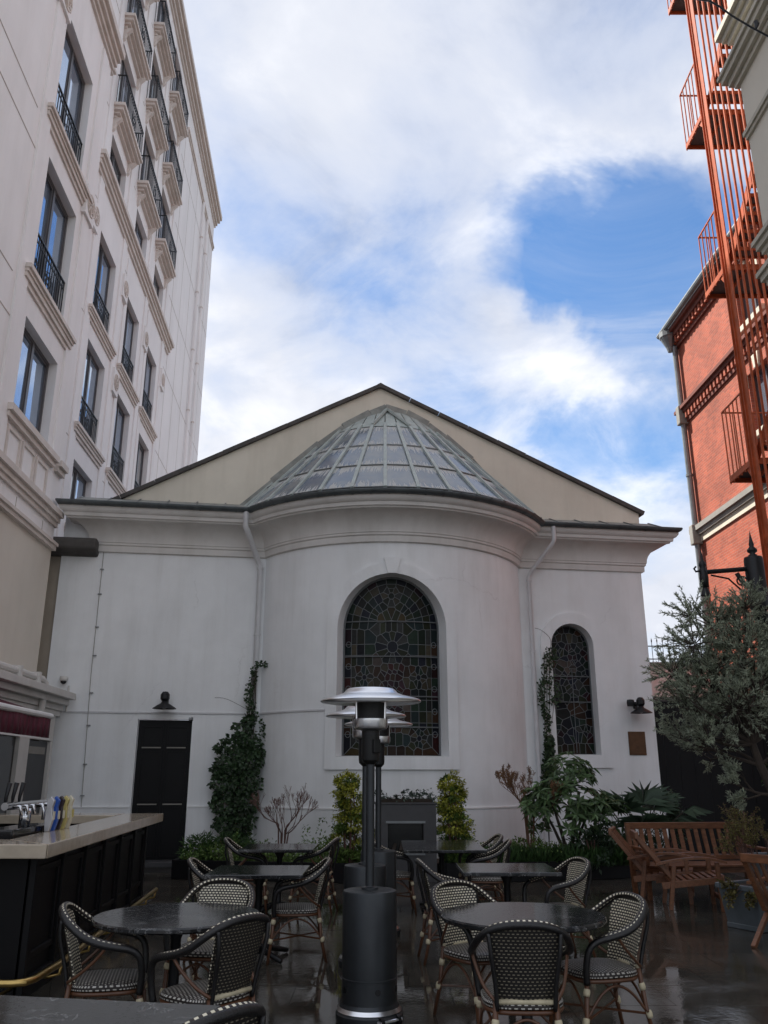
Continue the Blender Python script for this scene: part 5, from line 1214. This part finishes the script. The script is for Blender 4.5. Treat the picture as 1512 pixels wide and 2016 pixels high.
# ================================================================== GARDEN BENCHES
def bench(loc, label, wd, rz):
    t = thing('garden_bench', label, 'bench', loc, rz)
    n = int(wd / .118)
    for s in (-1, 1):
        x = s * (wd / 2 - .03)
        MB().bar((x, .24, 0), (x, .24, .60), .055, .055).build('leg', 'teak', t, bevel=.004); MB().hexa([(x-.028, -.28, 0), (x+.028, -.28, 0), (x+.028, -.22, 0), (x-.028, -.22, 0), (x-.028, -.40, .90), (x+.028, -.40, .90), (x+.028, -.34, .90), (x-.028, -.34, .90)]).build('leg', 'teak', t)
        MB().box(x - .04, x + .04, -.33, .30, .60, .635).build('arm_rest', 'teak', t, bevel=.006); MB().bar((x, -.24, .36), (x, .24, .38), .035, .07).build('seat_rail', 'teak', t)
    for k in range(6): y = -.22 + .095 * k; MB().box(-wd/2 + .03, wd/2 - .03, y, y + .075, .405, .427).build('seat_slat', 'teak', t, bevel=.003)
    MB().bar((-wd/2, -.385, .885), (wd/2, -.385, .885), .045, .085).build('top_rail', 'teak', t, bevel=.006); MB().bar((-wd/2 + .05, -.272, .47), (wd/2 - .05, -.272, .47), .035, .06).build('lower_rail', 'teak', t, bevel=.004)
    MB().bar((-wd/2 + .05, .25, .36), (wd/2 - .05, .25, .36), .03, .07).build('front_rail', 'teak', t)
    for k in range(n):
        x = -wd/2 + .11 + (wd - .22) * k / (n - 1); MB().hexa([(x-.030, -.284, .50), (x+.030, -.284, .50), (x+.030, -.268, .50), (x-.030, -.268, .50), (x-.030, -.390, .85), (x+.030, -.390, .85), (x+.030, -.374, .85), (x-.030, -.374, .85)]).build('back_slat', 'teak', t)
    return t
bench((4.32, 12.35, 0), 'long wooden slatted garden bench facing the tables at the right', 1.72, pi + .10)
def armchair(loc, label, rz):
    """low slatted lounge armchair with bowed arms, faces +y"""
    t = thing('garden_armchair', label, 'armchair', loc, rz, 'wooden slatted armchairs')
    for s in (-1, 1):
        x = s * .30
        MB().bar((x, .33, 0), (x, .31, .55), .05, .055).build('leg', 'teak', t, bevel=.004); MB().bar((x, -.28, 0), (x, -.20, .50), .05, .055).build('leg', 'teak', t, bevel=.004)
        MB().bar((x, .38, .355), (x, -.36, .27), .03, .075).build('seat_rail', 'teak', t, bevel=.004)
        ar = MB(); P = spline([(x * 1.08, -.42, .52), (x * 1.1, -.15, .575), (x * 1.12, .15, .600), (x * 1.1, .42, .555)], 5)
        for a, b in zip(P[:-1], P[1:]): ar.hexa([a + Vector((-.04, 0, -.014)), a + Vector((.04, 0, -.014)), b + Vector((.04, 0, -.014)), b + Vector((-.04, 0, -.014)), a + Vector((-.04, 0, .014)), a + Vector((.04, 0, .014)), b + Vector((.04, 0, .014)), b + Vector((-.04, 0, .014))])
        ar.build('arm_rest', 'teak', t)
        MB().bar((x * .9, -.18, .30), (x * .9, -.62, .84), .035, .05).build('back_stile', 'teak', t, bevel=.004)
    for k in range(9):
        f = k / 8; y = .36 - .60 * f; z = .395 - .075 * f; MB().box(-.29, .29, y - .026, y + .026, z - .009, z + .009).build('seat_slat', 'teak', t)
    for k in range(7):
        x = -.22 + .0733 * k; MB().bar((x, -.20, .345), (x, -.605, .835), .05, .018, up=(1, 0, 0)).build('back_slat', 'teak', t)
    MB().bar((-.30, -.615, .845), (.30, -.615, .845), .05, .08).build('top_rail', 'teak', t, bevel=.006); MB().bar((-.30, .36, .12), (.30, .36, .12), .03, .05).build('front_stretcher', 'teak', t); MB().bar((-.30, .345, .36), (.30, .345, .36), .03, .07).build('front_rail', 'teak', t)
    return t
arm0 = armchair((3.84, 11.42, 0), 'low wooden armchair with bowed arms in front of the bench', face(1, -.18))
clone(arm0, 'low wooden armchair half hidden behind the other one, next to the planting', (3.72, 12.05, 0), face(1, -.35))
# folding wooden chair at the right edge
fc = thing('folding_chair', 'orange brown wooden chair with slatted back cut by the right edge', 'chair', (3.98, 8.95, 0), face(.75, .66))
for s in (-1, 1):
    MB().bar((s*.24, -.34, .80), (s*.24, -.02, .30), .05, .05).build('back_stile', 'teak', fc, bevel=.004); MB().bar((s*.24, .30, 0), (s*.24, -.16, .56), .045, .04).build('leg', 'teak', fc, bevel=.004); MB().bar((s*.24, -.36, 0), (s*.24, .22, .42), .045, .04).build('leg', 'teak', fc, bevel=.004)
    MB().bar((s*.27, -.24, .56), (s*.27, .30, .58), .055, .03).build('arm_rest', 'teak', fc, bevel=.006)
for k in range(5): x = -.16 + .08 * k; MB().bar((x, -.335, .775), (x, -.03, .33), .045, .016, up=(1, 0, 0)).build('back_slat', 'teak', fc)
MB().bar((-.265, -.345, .80), (.265, -.345, .80), .05, .08).build('top_rail', 'teak', fc, bevel=.006)
for k in range(6): y = -.02 + .065 * k; MB().box(-.24, .24, y, y + .05, .405, .424).build('seat_slat', 'teak', fc)

# ================================================================== PLANTERS, FIREPLACE, BEDS
def zinc_planter(loc, label, w0, w1, h, rz):
    t = thing('zinc_planter', label, 'planter', loc, rz, 'tapered zinc planters')
    o = MB(); a, b = w0 / 2, w1 / 2; P = lambda r, z: [(-r, -r, z), (r, -r, z), (r, r, z), (-r, r, z)]
    o.hexa(P(a, 0) + P(b, h)); o.build('tub', 'zinc_planter', t, bevel=.01)
    r_ = MB(); c = b + .02
    for (x0, x1, y0, y1) in ((-c, c, -c, -c + .05), (-c, c, c - .05, c), (-c, -c + .05, -c + .05, c - .05), (c - .05, c, -c + .05, c - .05)): r_.box(x0, x1, y0, y1, h - .03, h + .025)
    r_.build('rolled_rim', 'zinc_planter', t, bevel=.008); MB().box(-b + .03, b - .03, -b + .03, b - .03, h - .02, h + .002).build('soil', 'soil', t)
    MB().box(-a - .012, a + .012, -a - .012, a + .012, 0, .05).build('foot_band', 'zinc_planter', t, bevel=.006)
    return t
zinc_planter((4.05, 9.95, 0), 'grey zinc planter with golden shrub beside the wooden chairs', .42, .52, .42, .5); zinc_planter((4.78, 10.55, 0), 'larger grey zinc planter under the olive tree at the right edge', .6, .72, .66, .35)
fp_ = thing('outdoor_fireplace', 'dark concrete fireplace block with black hearth opening against the apse', 'fireplace', (.34, 14.15, 0))
o = MB(); wall_holes(o, -.48, .48, 0, 1.13, [(-.28, .28, .42, .84)], -.22, .3); o.face([(-.48, -.22, 0), (-.48, -.22, 1.13), (-.48, .3, 1.13), (-.48, .3, 0)]); o.face([(.48, -.22, 0), (.48, .3, 0), (.48, .3, 1.13), (.48, -.22, 1.13)]); o.face([(-.48, -.22, 1.13), (.48, -.22, 1.13), (.48, .3, 1.13), (-.48, .3, 1.13)])
o.build('body', 'dark_concrete', fp_); MB().box(-.50, .50, -.235, .31, 1.13, 1.155).build('top_slab', 'dark_concrete', fp_, bevel=.005); MB().box(-.30, .30, .06, .09, .40, .86).build('hearth_back', 'shop_dark', fp_)
MB().box(-.31, .31, -.245, -.222, .85, .88).build('lintel_strip', 'zinc', fp_); MB().box(-.3, .3, -.24, -.222, .385, .415).build('sill_strip', 'zinc', fp_)
for k in range(4): MB().tube([(-.2 + .12 * k, -.1, .43), (-.16 + .11 * k, .03, .52 + .03 * (k % 2))], .03, 8).build('log', 'bark', fp_)
bd = MB(); poly = [(-3.35, 14.35), (-.25, 13.75), (-.25, 14.6), (.95, 14.6), (.95, 13.85), (2.2, 14.0), (3.95, 14.45), (5.6, 15.1), (5.6, 17.6), (-3.35, 16.4)]
bd.prism(poly, 'z', 0.0, .20); BED = struct(bd.build('planting_bed', 'soil')); BED['label'] = 'soil bed along the foot of the chapel'
eg = [(-3.35, 16.3), (-3.35, 14.35), (-.25, 13.75), (-.25, 14.4)], [(.95, 14.4), (.95, 13.85), (2.2, 14.0), (3.95, 14.45), (5.6, 15.1)]
for e in eg:
    for p, q in zip(e[:-1], e[1:]): MB().bar((*p, .14), (*q, .14), .07, .28).build('bed_edging', 'black_paint', BED, bevel=.006)

# ================================================================== PLANTS
UP = Vector((0, 0, 1))
def leafy(mb, n, centre, rad, L, W, shape=2.0, droop=.25, outward=.6, shell=.45, jit=.35):
    """n leaves through an ellipsoid, denser to the outside, with clumps"""
    c = Vector(centre); clumps = [rv() for _ in range(max(5, n // 60))]
    for _ in range(n):
        d = (random.choice(clumps) + rv(.42)).normalized(); r = shell + (1 - shell) * random.random() ** .6
        r *= random.uniform(.82, 1.08)
        p = c + Vector((d.x * rad[0], d.y * rad[1], d.z * rad[2])) * r
        dr = (d * outward + rv(.6) + Vector((0, 0, .25 - droop))).normalized(); s = random.uniform(1 - jit, 1 + jit)
        mb.leaf(p, dr, rv(.5) + UP, L * s, W * s, random.uniform(0, .25))
def branch_tree(mb, lv, p, d, L, r, depth, leaf, spread=.55, up=.12, tips=None, nseg=3):
    """recursive branching; leaf(lv, point, direction) is called along the last twigs"""
    pts = [p]; q = p.copy(); dd = d.normalized()
    for k in range(nseg): dd = (dd + rv(.16) + UP * up * .3).normalized(); q = q + dd * (L / nseg); pts.append(q.copy())
    mb.tube(pts, [max(.0032, r * (1 - .45 * k / nseg)) for k in range(nseg + 1)], 6 if depth > 1 else 4, cap=False)
    if depth == 0:
        if leaf:
            for a, b in zip(pts[:-1], pts[1:]): leaf(lv, a, b)
        if tips is not None: tips.append(q)
        return
    for k in range(random.choice((2, 3, 3))):
        nd = (dd + rv(spread) + UP * up).normalized(); st = pts[-1] if k < 2 else pts[-2]
        branch_tree(mb, lv, st, nd, L * random.uniform(.62, .82), r * .58, depth - 1, leaf, spread, up, tips, nseg)

# ---- olive tree
def olive_leaf(lv, a, b):
    for _ in range(14):
        t = random.random(); p = a.lerp(b, t) + rv(.02); d = ((b - a).normalized() + rv(.85)).normalized()
        lv.leaf(p, d, rv(1), random.uniform(.038, .068), random.uniform(.009, .014), random.uniform(-.1, .25))
OT = thing('olive_tree', 'silvery green olive tree with leaning trunk in the right planter', 'tree', (4.84, 10.55, .64))
tr, lv = MB(), MB(); random.seed(21)
P = [Vector((0, 0, 0)), Vector((-.08, .0, .35)), Vector((-.16, .0, .70)), Vector((-.28, 0, 1.05)), Vector((-.34, 0, 1.30))]
tr.tube(spline(P, 3), [.075 - .0028 * k for k in range(13)], 10)
for (b, d, L) in ((P[4], (-.5, .1, .8), .66), (P[4], (.25, .3, .9), .66), (P[4], (-.1, -.4, .8), .62), (P[3], (-.9, .1, .35), .66), (P[4], (.75, 0, .75), .62), (P[3], (.5, -.4, .5), .5), (P[4], (-.8, -.2, .55), .70), (P[4], (0, .1, 1), .75), (P[2], (-.8, -.2, .1), .34), (P[4], (-.35, .3, 1), .75), (P[4], (.4, -.2, 1), .70), (P[3], (-.7, .4, .6), .6), (P[4], (-.6, -.1, .2), .5), (P[4], (.5, .2, .3), .5)):
    branch_tree(tr, lv, b, Vector(d), L * .74, .026, 3, olive_leaf, .70, .08)
for (cx, cy, cz, rr) in ((-.70, .1, 1.95, .42), (-.3, .1, 2.7, .36), (.0, 0, 1.6, .36), (-.75, 0, 2.15, .42), (-.35, -.1, 2.45, .42), (-1.05, .1, 1.75, .36), (-.55, .2, 2.75, .36), (-.95, -.1, 2.5, .34), (-.15, .1, 2.0, .42), (-.6, -.2, 1.7, .40), (.15, 0, 2.5, .40), (-.2, 0, 2.95, .30), (.25, .1, 1.9, .36), (-1.2, .1, 2.15, .30), (-.85, .2, 2.9, .26), (-.9, -.1, 1.35, .26)):
    c_ = Vector((cx, cy, cz)); tr.tube(spline([P[4], P[4].lerp(c_, .5) + rv(.06), c_], 3), [.024, .022, .02, .017, .014, .012, .010], 6)
    for _ in range(int(290 * rr * rr) + 16):
        d_ = rv(); d_.z = abs(d_.z) if random.random() < .4 else d_.z; st_ = c_ + d_ * rr * random.uniform(.15, .75); en = st_ + (d_ + UP * .25 + rv(.5)).normalized() * random.uniform(.18, .30)
        tr.tube([c_.lerp(st_, .3), st_, en], [.006, .005, .003], 4, cap=False)
        for _k in range(40):
            q_ = st_.lerp(en, random.random()); lv.leaf(q_, (en - st_).normalized() + rv(.8), rv(1), random.uniform(.038, .066), random.uniform(.009, .0135), random.uniform(-.1, .25))
tr.build('trunk', 'bark', OT, autosmooth=False); lv.build('crown', 'olive_leaf', OT)
# ---- bright green shrub at the right edge
GS = thing('laurel_shrub', 'bright green leafy shrub at the right edge behind the olive trunk', 'shrub', (5.7, 11.9, 0))
tr, lv = MB(), MB()
for k in range(6): a = k * 1.05; tr.tube([(0, 0, 0), (.15*cos(a), .15*sin(a), .8), (.35*cos(a), .35*sin(a), 1.6)], [.03, .02, .01], 5)
for c, r in (((-.05, 0, 1.6), (.42, .4, .5)), ((.15, 0, .95), (.42, .4, .45)), ((-.02, -.05, 2.05), (.3, .3, .3)), ((.25, 0, 1.9), (.4, .4, .4))): leafy(lv, 900, c, r, .07, .034)
tr.build('stem', 'bark', GS); lv.build('foliage', 'bright_leaf', GS)
# ---- golden shrub in the zinc planter
AB = thing('golden_shrub', 'loose golden green shrub in the zinc planter by the bench', 'shrub', (4.15, 10.0, .40))
tr, lv = MB(), MB(); random.seed(5)
def small_leaf(L, W, n=6):
    def f(lv, a, b):
        for _ in range(n): p = a.lerp(b, random.random()); lv.leaf(p, rv(1), rv(1), L * random.uniform(.7, 1.3), W * random.uniform(.7, 1.3), .1)
    return f
for k in range(9): branch_tree(tr, lv, Vector((rv(.08).x, rv(.08).y, 0)), Vector((rv(.5).x, rv(.5).y, .8)), .34, .010, 3, small_leaf(.026, .015, 7), .55, .08)
for k in range(5): branch_tree(tr, lv, Vector((-.1, -.15, .0)), Vector((random.uniform(-1, -.2), random.uniform(-.8, .2), .1)), .2, .008, 2, small_leaf(.03, .02, 8), .5, -.1)
tr.build('stem', 'twig', AB); lv.build('foliage', 'gold_leaf', AB)
# ---- ivy on the left downpipe
IV = thing('climbing_ivy', 'dark ivy climbing the left downpipe of the chapel', 'climbing plant', onwall(.95, .15, .2), radians(9))
st, lv = MB(), MB(); random.seed(9)
def ivy(lv, n, prof, L):
    """prof(t) -> (x, z, half width, depth)"""
    for _ in range(n):
        x, z, hw, dp = prof(random.random()); a = random.uniform(-1, 1); q = Vector((x + hw * a, -dp * random.random() * sqrt(max(0, 1 - a * a)) - .02, z + random.uniform(-.05, .05)))
        lv.leaf(q, Vector((random.gauss(0, .6), -.5, random.gauss(-.35, .5))), Vector((0, -1, .3)) + rv(.5), L * random.uniform(.6, 1.3), L * random.uniform(.6, 1.0), .15)
blobs = [(-.14, .2, .22), (.08, .25, .18), (-.22, .5, .24), (.06, .55, .26), (-.26, .85, .26), (.08, .9, .32), (-.28, 1.2, .27), (.10, 1.25, .34), (-.22, 1.55, .28), (.12, 1.6, .32), (-.40, 1.45, .14), (.34, 1.75, .12), (-.16, 1.9, .24), (.14, 1.95, .24), (.0, 2.18, .18), (.10, 2.35, .12), (-.42, 1.85, .08), (-.40, .95, .08)]
for (bx_, bz_, br_) in blobs:
    br_ *= .92
    for _ in range(int(2600 * br_ * br_) + 40):
        d_ = rv(); q = Vector((bx_ + d_.x * br_ * random.uniform(.5, 1.1), -.05 - abs(d_.y) * br_ * .8, bz_ + d_.z * br_ * random.uniform(.5, 1.1)))
        lv.leaf(q, Vector((random.gauss(0, .7) + d_.x * .4, -.5, random.gauss(-.3, .55))), Vector((0, -1, .3)) + rv(.6), .08 * random.uniform(.6, 1.35), .07 * random.uniform(.6, 1.1), .15)
ivy(lv, 230, lambda t: (.13 + .04 * sin(9 * t), 2.3 + 1.05 * t, .11 * (1 - .5 * t), .06), .055)
ivy(lv, 80, lambda t: (.22 + .42 * t, 3.42 + .05 * sin(5 * t) - .1 * t, .05, .04), .06); ivy(lv, 70, lambda t: (.35 + .18 * t, 2.35 - .75 * t + .3 * t * t, .06, .05), .06)
for k in range(5): st.tube(spline([(-.1 + .06 * k, -.03, 0), (-.12 + .05 * k, -.03, .9), (.05 + .04 * k, -.04, 2.0), (.14 + .02 * k, -.04, 3.3)], 5), [.018] * 10 + [.01] * 6, 5)
st.tube(spline([(.18, -.04, 3.2), (.3, -.04, 3.45), (.55, -.03, 3.42), (.68, -.02, 3.38)], 4), .006, 4); st.tube(spline([(.2, -.03, 2.4), (.5, -.03, 2.2), (.55, -.03, 1.9), (.5, -.03, 1.6)], 4), .006, 4); st.tube(spline([(.2, -.03, 2.5), (-.3, -.03, 2.75), (-.55, -.02, 2.78)], 4), .005, 4)
st.build('stem', 'bark', IV, smooth=True); lv.build('foliage', 'ivy_leaf', IV)
# ---- climber beside the right downpipe
CL = thing('climbing_vine', 'thin leafy climber beside the right downpipe and narrow window', 'climbing plant', onwall(6.95, .08, .2), radians(9))
st, lv = MB(), MB()
ivy(lv, 900, lambda t: (.02 + .10 * t, .9 + 1.2 * t, .16 * (1 - .55 * t), .10), .07); ivy(lv, 260, lambda t: (.05 + .06 * sin(7 * t), 2.1 + 1.2 * t, .07, .05), .06); ivy(lv, 260, lambda t: (.22 + .08 * sin(8 * t), 2.75 + 1.15 * t, .13, .05), .06)
for k in range(3): st.tube(spline([(0, -.03, 0), (.03 * k, -.03, 1.2), (.06 + .05 * k, -.03, 2.6), (.12 + .06 * k, -.03, 3.8)], 5), .008, 4)
st.tube(spline([(.2, -.03, 3.7), (.28, -.03, 4.05), (.10, -.03, 4.25), (-.05, -.03, 4.3)], 4), .005, 4); st.tube(spline([(.2, -.03, 2.4), (.3, -.03, 3.0), (.28, -.03, 3.9)], 4), .005, 4)
st.build('stem', 'bark', CL, smooth=True); lv.build('foliage', 'ivy_leaf', CL)
# ---- leafless shrubs
def bare(loc, label, name, trunk_h, L, m, n, seed=1, leaf=None, leafm='dry_leaf', spread=1.0):
    random.seed(seed); t = thing(name, label, 'shrub', loc, 0, 'leafless shrubs before the apse'); tr, lv = MB(), MB()
    for k in range(n):
        a = 2 * pi * k / n + random.uniform(-.3, .3); b = Vector((.035 * cos(a), .035 * sin(a), 0)); h = trunk_h * random.uniform(.75, 1.15)
        tp = Vector((.085 * cos(a), .085 * sin(a), h)); md_ = b.lerp(tp, .5) + rv(.015)
        tr.tube(spline([b, md_, tp], 3), [.017, .016, .015, .014, .013, .0125, .012], 6)
        out = Vector((cos(a) * spread, sin(a) * .7, random.uniform(.35, .9)))
        branch_tree(tr, lv, tp, out, L * random.uniform(.8, 1.15), .0115, 4, leaf, .50, .20, nseg=4)
        if k % 2: branch_tree(tr, lv, md_.lerp(tp, .7), Vector((cos(a + 1), sin(a + 1) * .6, .9)), L * .8, .009, 3, leaf, .5, .2, nseg=4)
    tr.build('stem', m, t)
    if leaf: lv.build('dry_foliage', leafm, t)
    return t
bare((-1.66, 14.7, .18), 'leafless reddish shrub with several stems left of the fireplace', 'bare_shrub', .60, .24, 'twig', 6, seed=4)
bare((2.42, 14.75, .18), 'leafless brown shrub with dry tips at the right corner of the apse', 'bare_shrub', .80, .25, 'dry_twig', 6, seed=13, leaf=small_leaf(.035, .010, 2))
# ---- two columnar yellow green shrubs
def column(loc, label, h, rx, seed):
    random.seed(seed); t = thing('euonymus_shrub', label, 'shrub', loc, 0, 'yellow green column shrubs beside the fireplace'); tr, lv, lg = MB(), MB(), MB()
    for k in range(5): a = k * 1.26; tr.tube([(.05*cos(a), .05*sin(a), 0), (.10*cos(a), .10*sin(a), h * .5), (.06*cos(a), .06*sin(a), h * .9)], [.018, .014, .008], 5)
    for k in range(8):
        z = h * (.16 + .80 * k / 7); r = rx * (1.0 - .35 * (k / 7) ** 2) * random.uniform(.85, 1.1)
        c = (random.uniform(-.06, .06), random.uniform(-.05, .05), z)
        leafy(lv if k > 1 else lg, 520, c, (r, r * .9, h * .12), .055, .03); leafy(lg, 300, c, (r * .9, r * .85, h * .11), .055, .03)
    for k in range(5): leafy(lv, 25, (random.uniform(-.12, .12), 0, h * random.uniform(.97, 1.06)), (.04, .04, .09), .05, .026)
    tr.build('stem', 'twig', t); lv.build('yellow_foliage', 'euonymus_leaf', t); lg.build('green_foliage', 'euonymus_green', t); return t
column((-.55, 14.0, .18), 'yellow green column shrub left of the fireplace', 1.32, .38, 3); column((1.10, 14.05, .18), 'yellow green column shrub right of the fireplace', 1.30, .31, 8)
# ---- trailing plant on top of the fireplace
TRP = thing('trailing_plant', 'grey green plant spreading on top of the fireplace', 'plant', (.34, 14.12, 1.155)); lv = MB(); random.seed(2)
MB().box(-.42, .42, -.16, .22, 0, .05).build('soil_tray', 'soil', TRP)
for k in range(9): leafy(lv, 70, (-.40 + .1 * k, -.05, .05 + random.uniform(0, .05)), (.10, .14, .07), .045, .03)
for k in range(4): leafy(lv, 14, (.06 + .11 * k, 0, .16), (.04, .04, .05), .045, .03)
lv.build('foliage', 'sage_leaf', TRP)
# ---- large leaved rhododendron
def whorls(lv, n, c, rad, L, W):
    for _ in range(n):
        d = rv(); d.y = -abs(d.y) if random.random() < .6 else d.y; d.z = abs(d.z) if random.random() < .7 else d.z
        p = Vector(c) + Vector((d.x * rad[0], d.y * rad[1], d.z * rad[2])) * random.uniform(.6, 1); ax = (d + UP * .6).normalized(); o = ax.orthogonal().normalized()
        m = random.randint(6, 9)
        for k in range(m): q = Matrix.Rotation(2 * pi * k / m + random.uniform(-.3, .3), 3, ax) @ o; lv.leaf(p, q + ax * random.uniform(-.15, .45), ax, L * random.uniform(.75, 1.2), W * random.uniform(.8, 1.2), random.uniform(.05, .3))
RH = thing('rhododendron', 'big rhododendron with glossy long leaves below the narrow window', 'shrub', (3.05, 14.75, .18)); RH.scale = (1.18, 1.1, 1.12); lv, tr = MB(), MB(); random.seed(6)
for k in range(6): a = k; tr.tube([(0, 0, 0), (.2*cos(a), .2*sin(a), .5), (.45*cos(a), .35*sin(a), 1.0)], [.03, .02, .012], 5)
for (n, c, r) in ((80, (0, 0, .7), (.68, .45, .58)), (34, (.05, 0, 1.2), (.40, .3, .38)), (26, (-.38, 0, .75), (.34, .3, .34)), (30, (.5, -.05, .6), (.40, .3, .40))): whorls(lv, n, c, r, .155, .052)
tr.build('stem', 'bark', RH); lv.build('foliage', 'rhodo_leaf', RH)
# ---- fan palm
PM = thing('fan_palm', 'small dark fan palm between rhododendron and gate', 'palm', (4.28, 15.0, .22)); PM.scale = (1.2, 1.2, 1.25); lv, tr = MB(), MB(); random.seed(12)
for k in range(13):
    a = random.uniform(0, 2 * pi); e = random.uniform(.5, 1.35); d = Vector((cos(a) * cos(e), sin(a) * cos(e), sin(e))); tip = d * random.uniform(.55, 1.0); tr.tube([(0, 0, .05), tip * .6 + Vector((0, 0, .05)), tip], [.012, .009, .006], 5)
    sd = d.cross(UP).normalized(); f = (d - UP * .35).normalized()
    for j in range(15):
        t = -1.25 + 2.5 * j / 14; q = (f * cos(t) + sd * sin(t)).normalized(); lv.leaf(tip, q - UP * .1, d, random.uniform(.34, .46), .017, .3)
tr.build('stem', 'bark', PM); lv.build('fronds', 'palm_leaf', PM)
# ---- dark bushes before the gate
def bush(loc, label, parts, m, L, W, n, name='dark_bush'):
    t = thing(name, label, 'shrub', loc); lv, tr = MB(), MB()
    for k in range(4): tr.tube([(0, 0, 0), (.1*cos(k*1.6), .1*sin(k*1.6), .4)], [.02, .01], 5)
    for c, r in parts: leafy(lv, n, c, r, L, W)
    tr.build('stem', 'twig', t); lv.build('foliage', m, t); return t
bush((4.85, 15.3, .18), 'dark feathery bush between the fan palm and the black gate', [((0, 0, .5), (.4, .35, .5)), ((.1, 0, .95), (.16, .16, .38)), ((-.3, 0, .45), (.3, .3, .4))], 'dark_leaf', .06, .022, 700)
bush((3.35, 14.35, .18), 'dark green bush at the foot of the rhododendron', [((0, 0, .25), (.5, .3, .3)), ((.35, .1, .35), (.35, .3, .35))], 'dark_leaf', .08, .035, 600)
bush((2.35, 14.45, .18), 'yellow green bush at the foot of the brown leafless shrub', [((0, 0, .22), (.38, .25, .22)), ((-.3, 0, .15), (.25, .2, .18))], 'euonymus_green', .05, .028, 600)
bush((-2.6, 14.75, .18), 'grassy dark green clump below the ivy', [((0, 0, .2), (.45, .3, .24)), ((-.4, .0, .2), (.35, .3, .24))], 'grass_leaf', .12, .014, 700)
# ---- ground cover (nobody could count it)
random.seed(31); gc = MB()
for _ in range(5200):
    x = random.uniform(-3.25, -.3); y = random.uniform(13.75 + .19 * abs(x + .25), 15.0); h = .12 + .16 * random.random() + .10 * sin(x * 4) ** 2
    p = Vector((x, y, .19 + h * random.random())); gc.leaf(p, rv(1) + UP * .4, UP + rv(.4), random.uniform(.04, .075), random.uniform(.022, .036), .15)
for (x, h) in ((-2.35, .55), (-1.25, .62), (-.95, .5), (-1.0, .72), (-2.1, .5)):
    for k in range(46): z = .2 + h * random.random(); gc.leaf(Vector((x + random.gauss(0, .04), 14.2 + random.gauss(0, .04), z)), rv(1) + UP * .3, UP, .06, .03, .15)
o = gc.build('ground_cover', 'cover_leaf'); tag(o, 'low leafy green ground cover left of the fireplace', 'ground cover', None, 'stuff')
gr_ = MB()
for _ in range(5200):
    x = random.uniform(1.0, 3.9); y = random.uniform(13.9 + .15 * max(0, x - 1), 14.7)
    p = Vector((x, y, .19)); gr_.leaf(p, Vector((random.gauss(0, .4), random.gauss(-.2, .4), 1)), Vector((random.gauss(0, 1), random.gauss(0, 1), .1)), random.uniform(.16, .36), random.uniform(.008, .014), random.uniform(0, .35))
o = gr_.build('grass_cover', 'grass_leaf'); tag(o, 'grassy green ground cover right of the fireplace', 'ground cover', None, 'stuff')
fl2 = MB()
for _ in range(900):
    x = random.uniform(1.2, 2.9); fl2.leaf(Vector((x, 14.0 + .1 * (x - 1) + random.uniform(-.05, .5), .25 + .28 * random.random())), rv(1) + UP * .4, UP, .05, .03, .15)
o = fl2.build('leafy_cover', 'euonymus_green'); tag(o, 'yellow green leafy cover mixed into the grass right of the fireplace', 'ground cover', None, 'stuff')
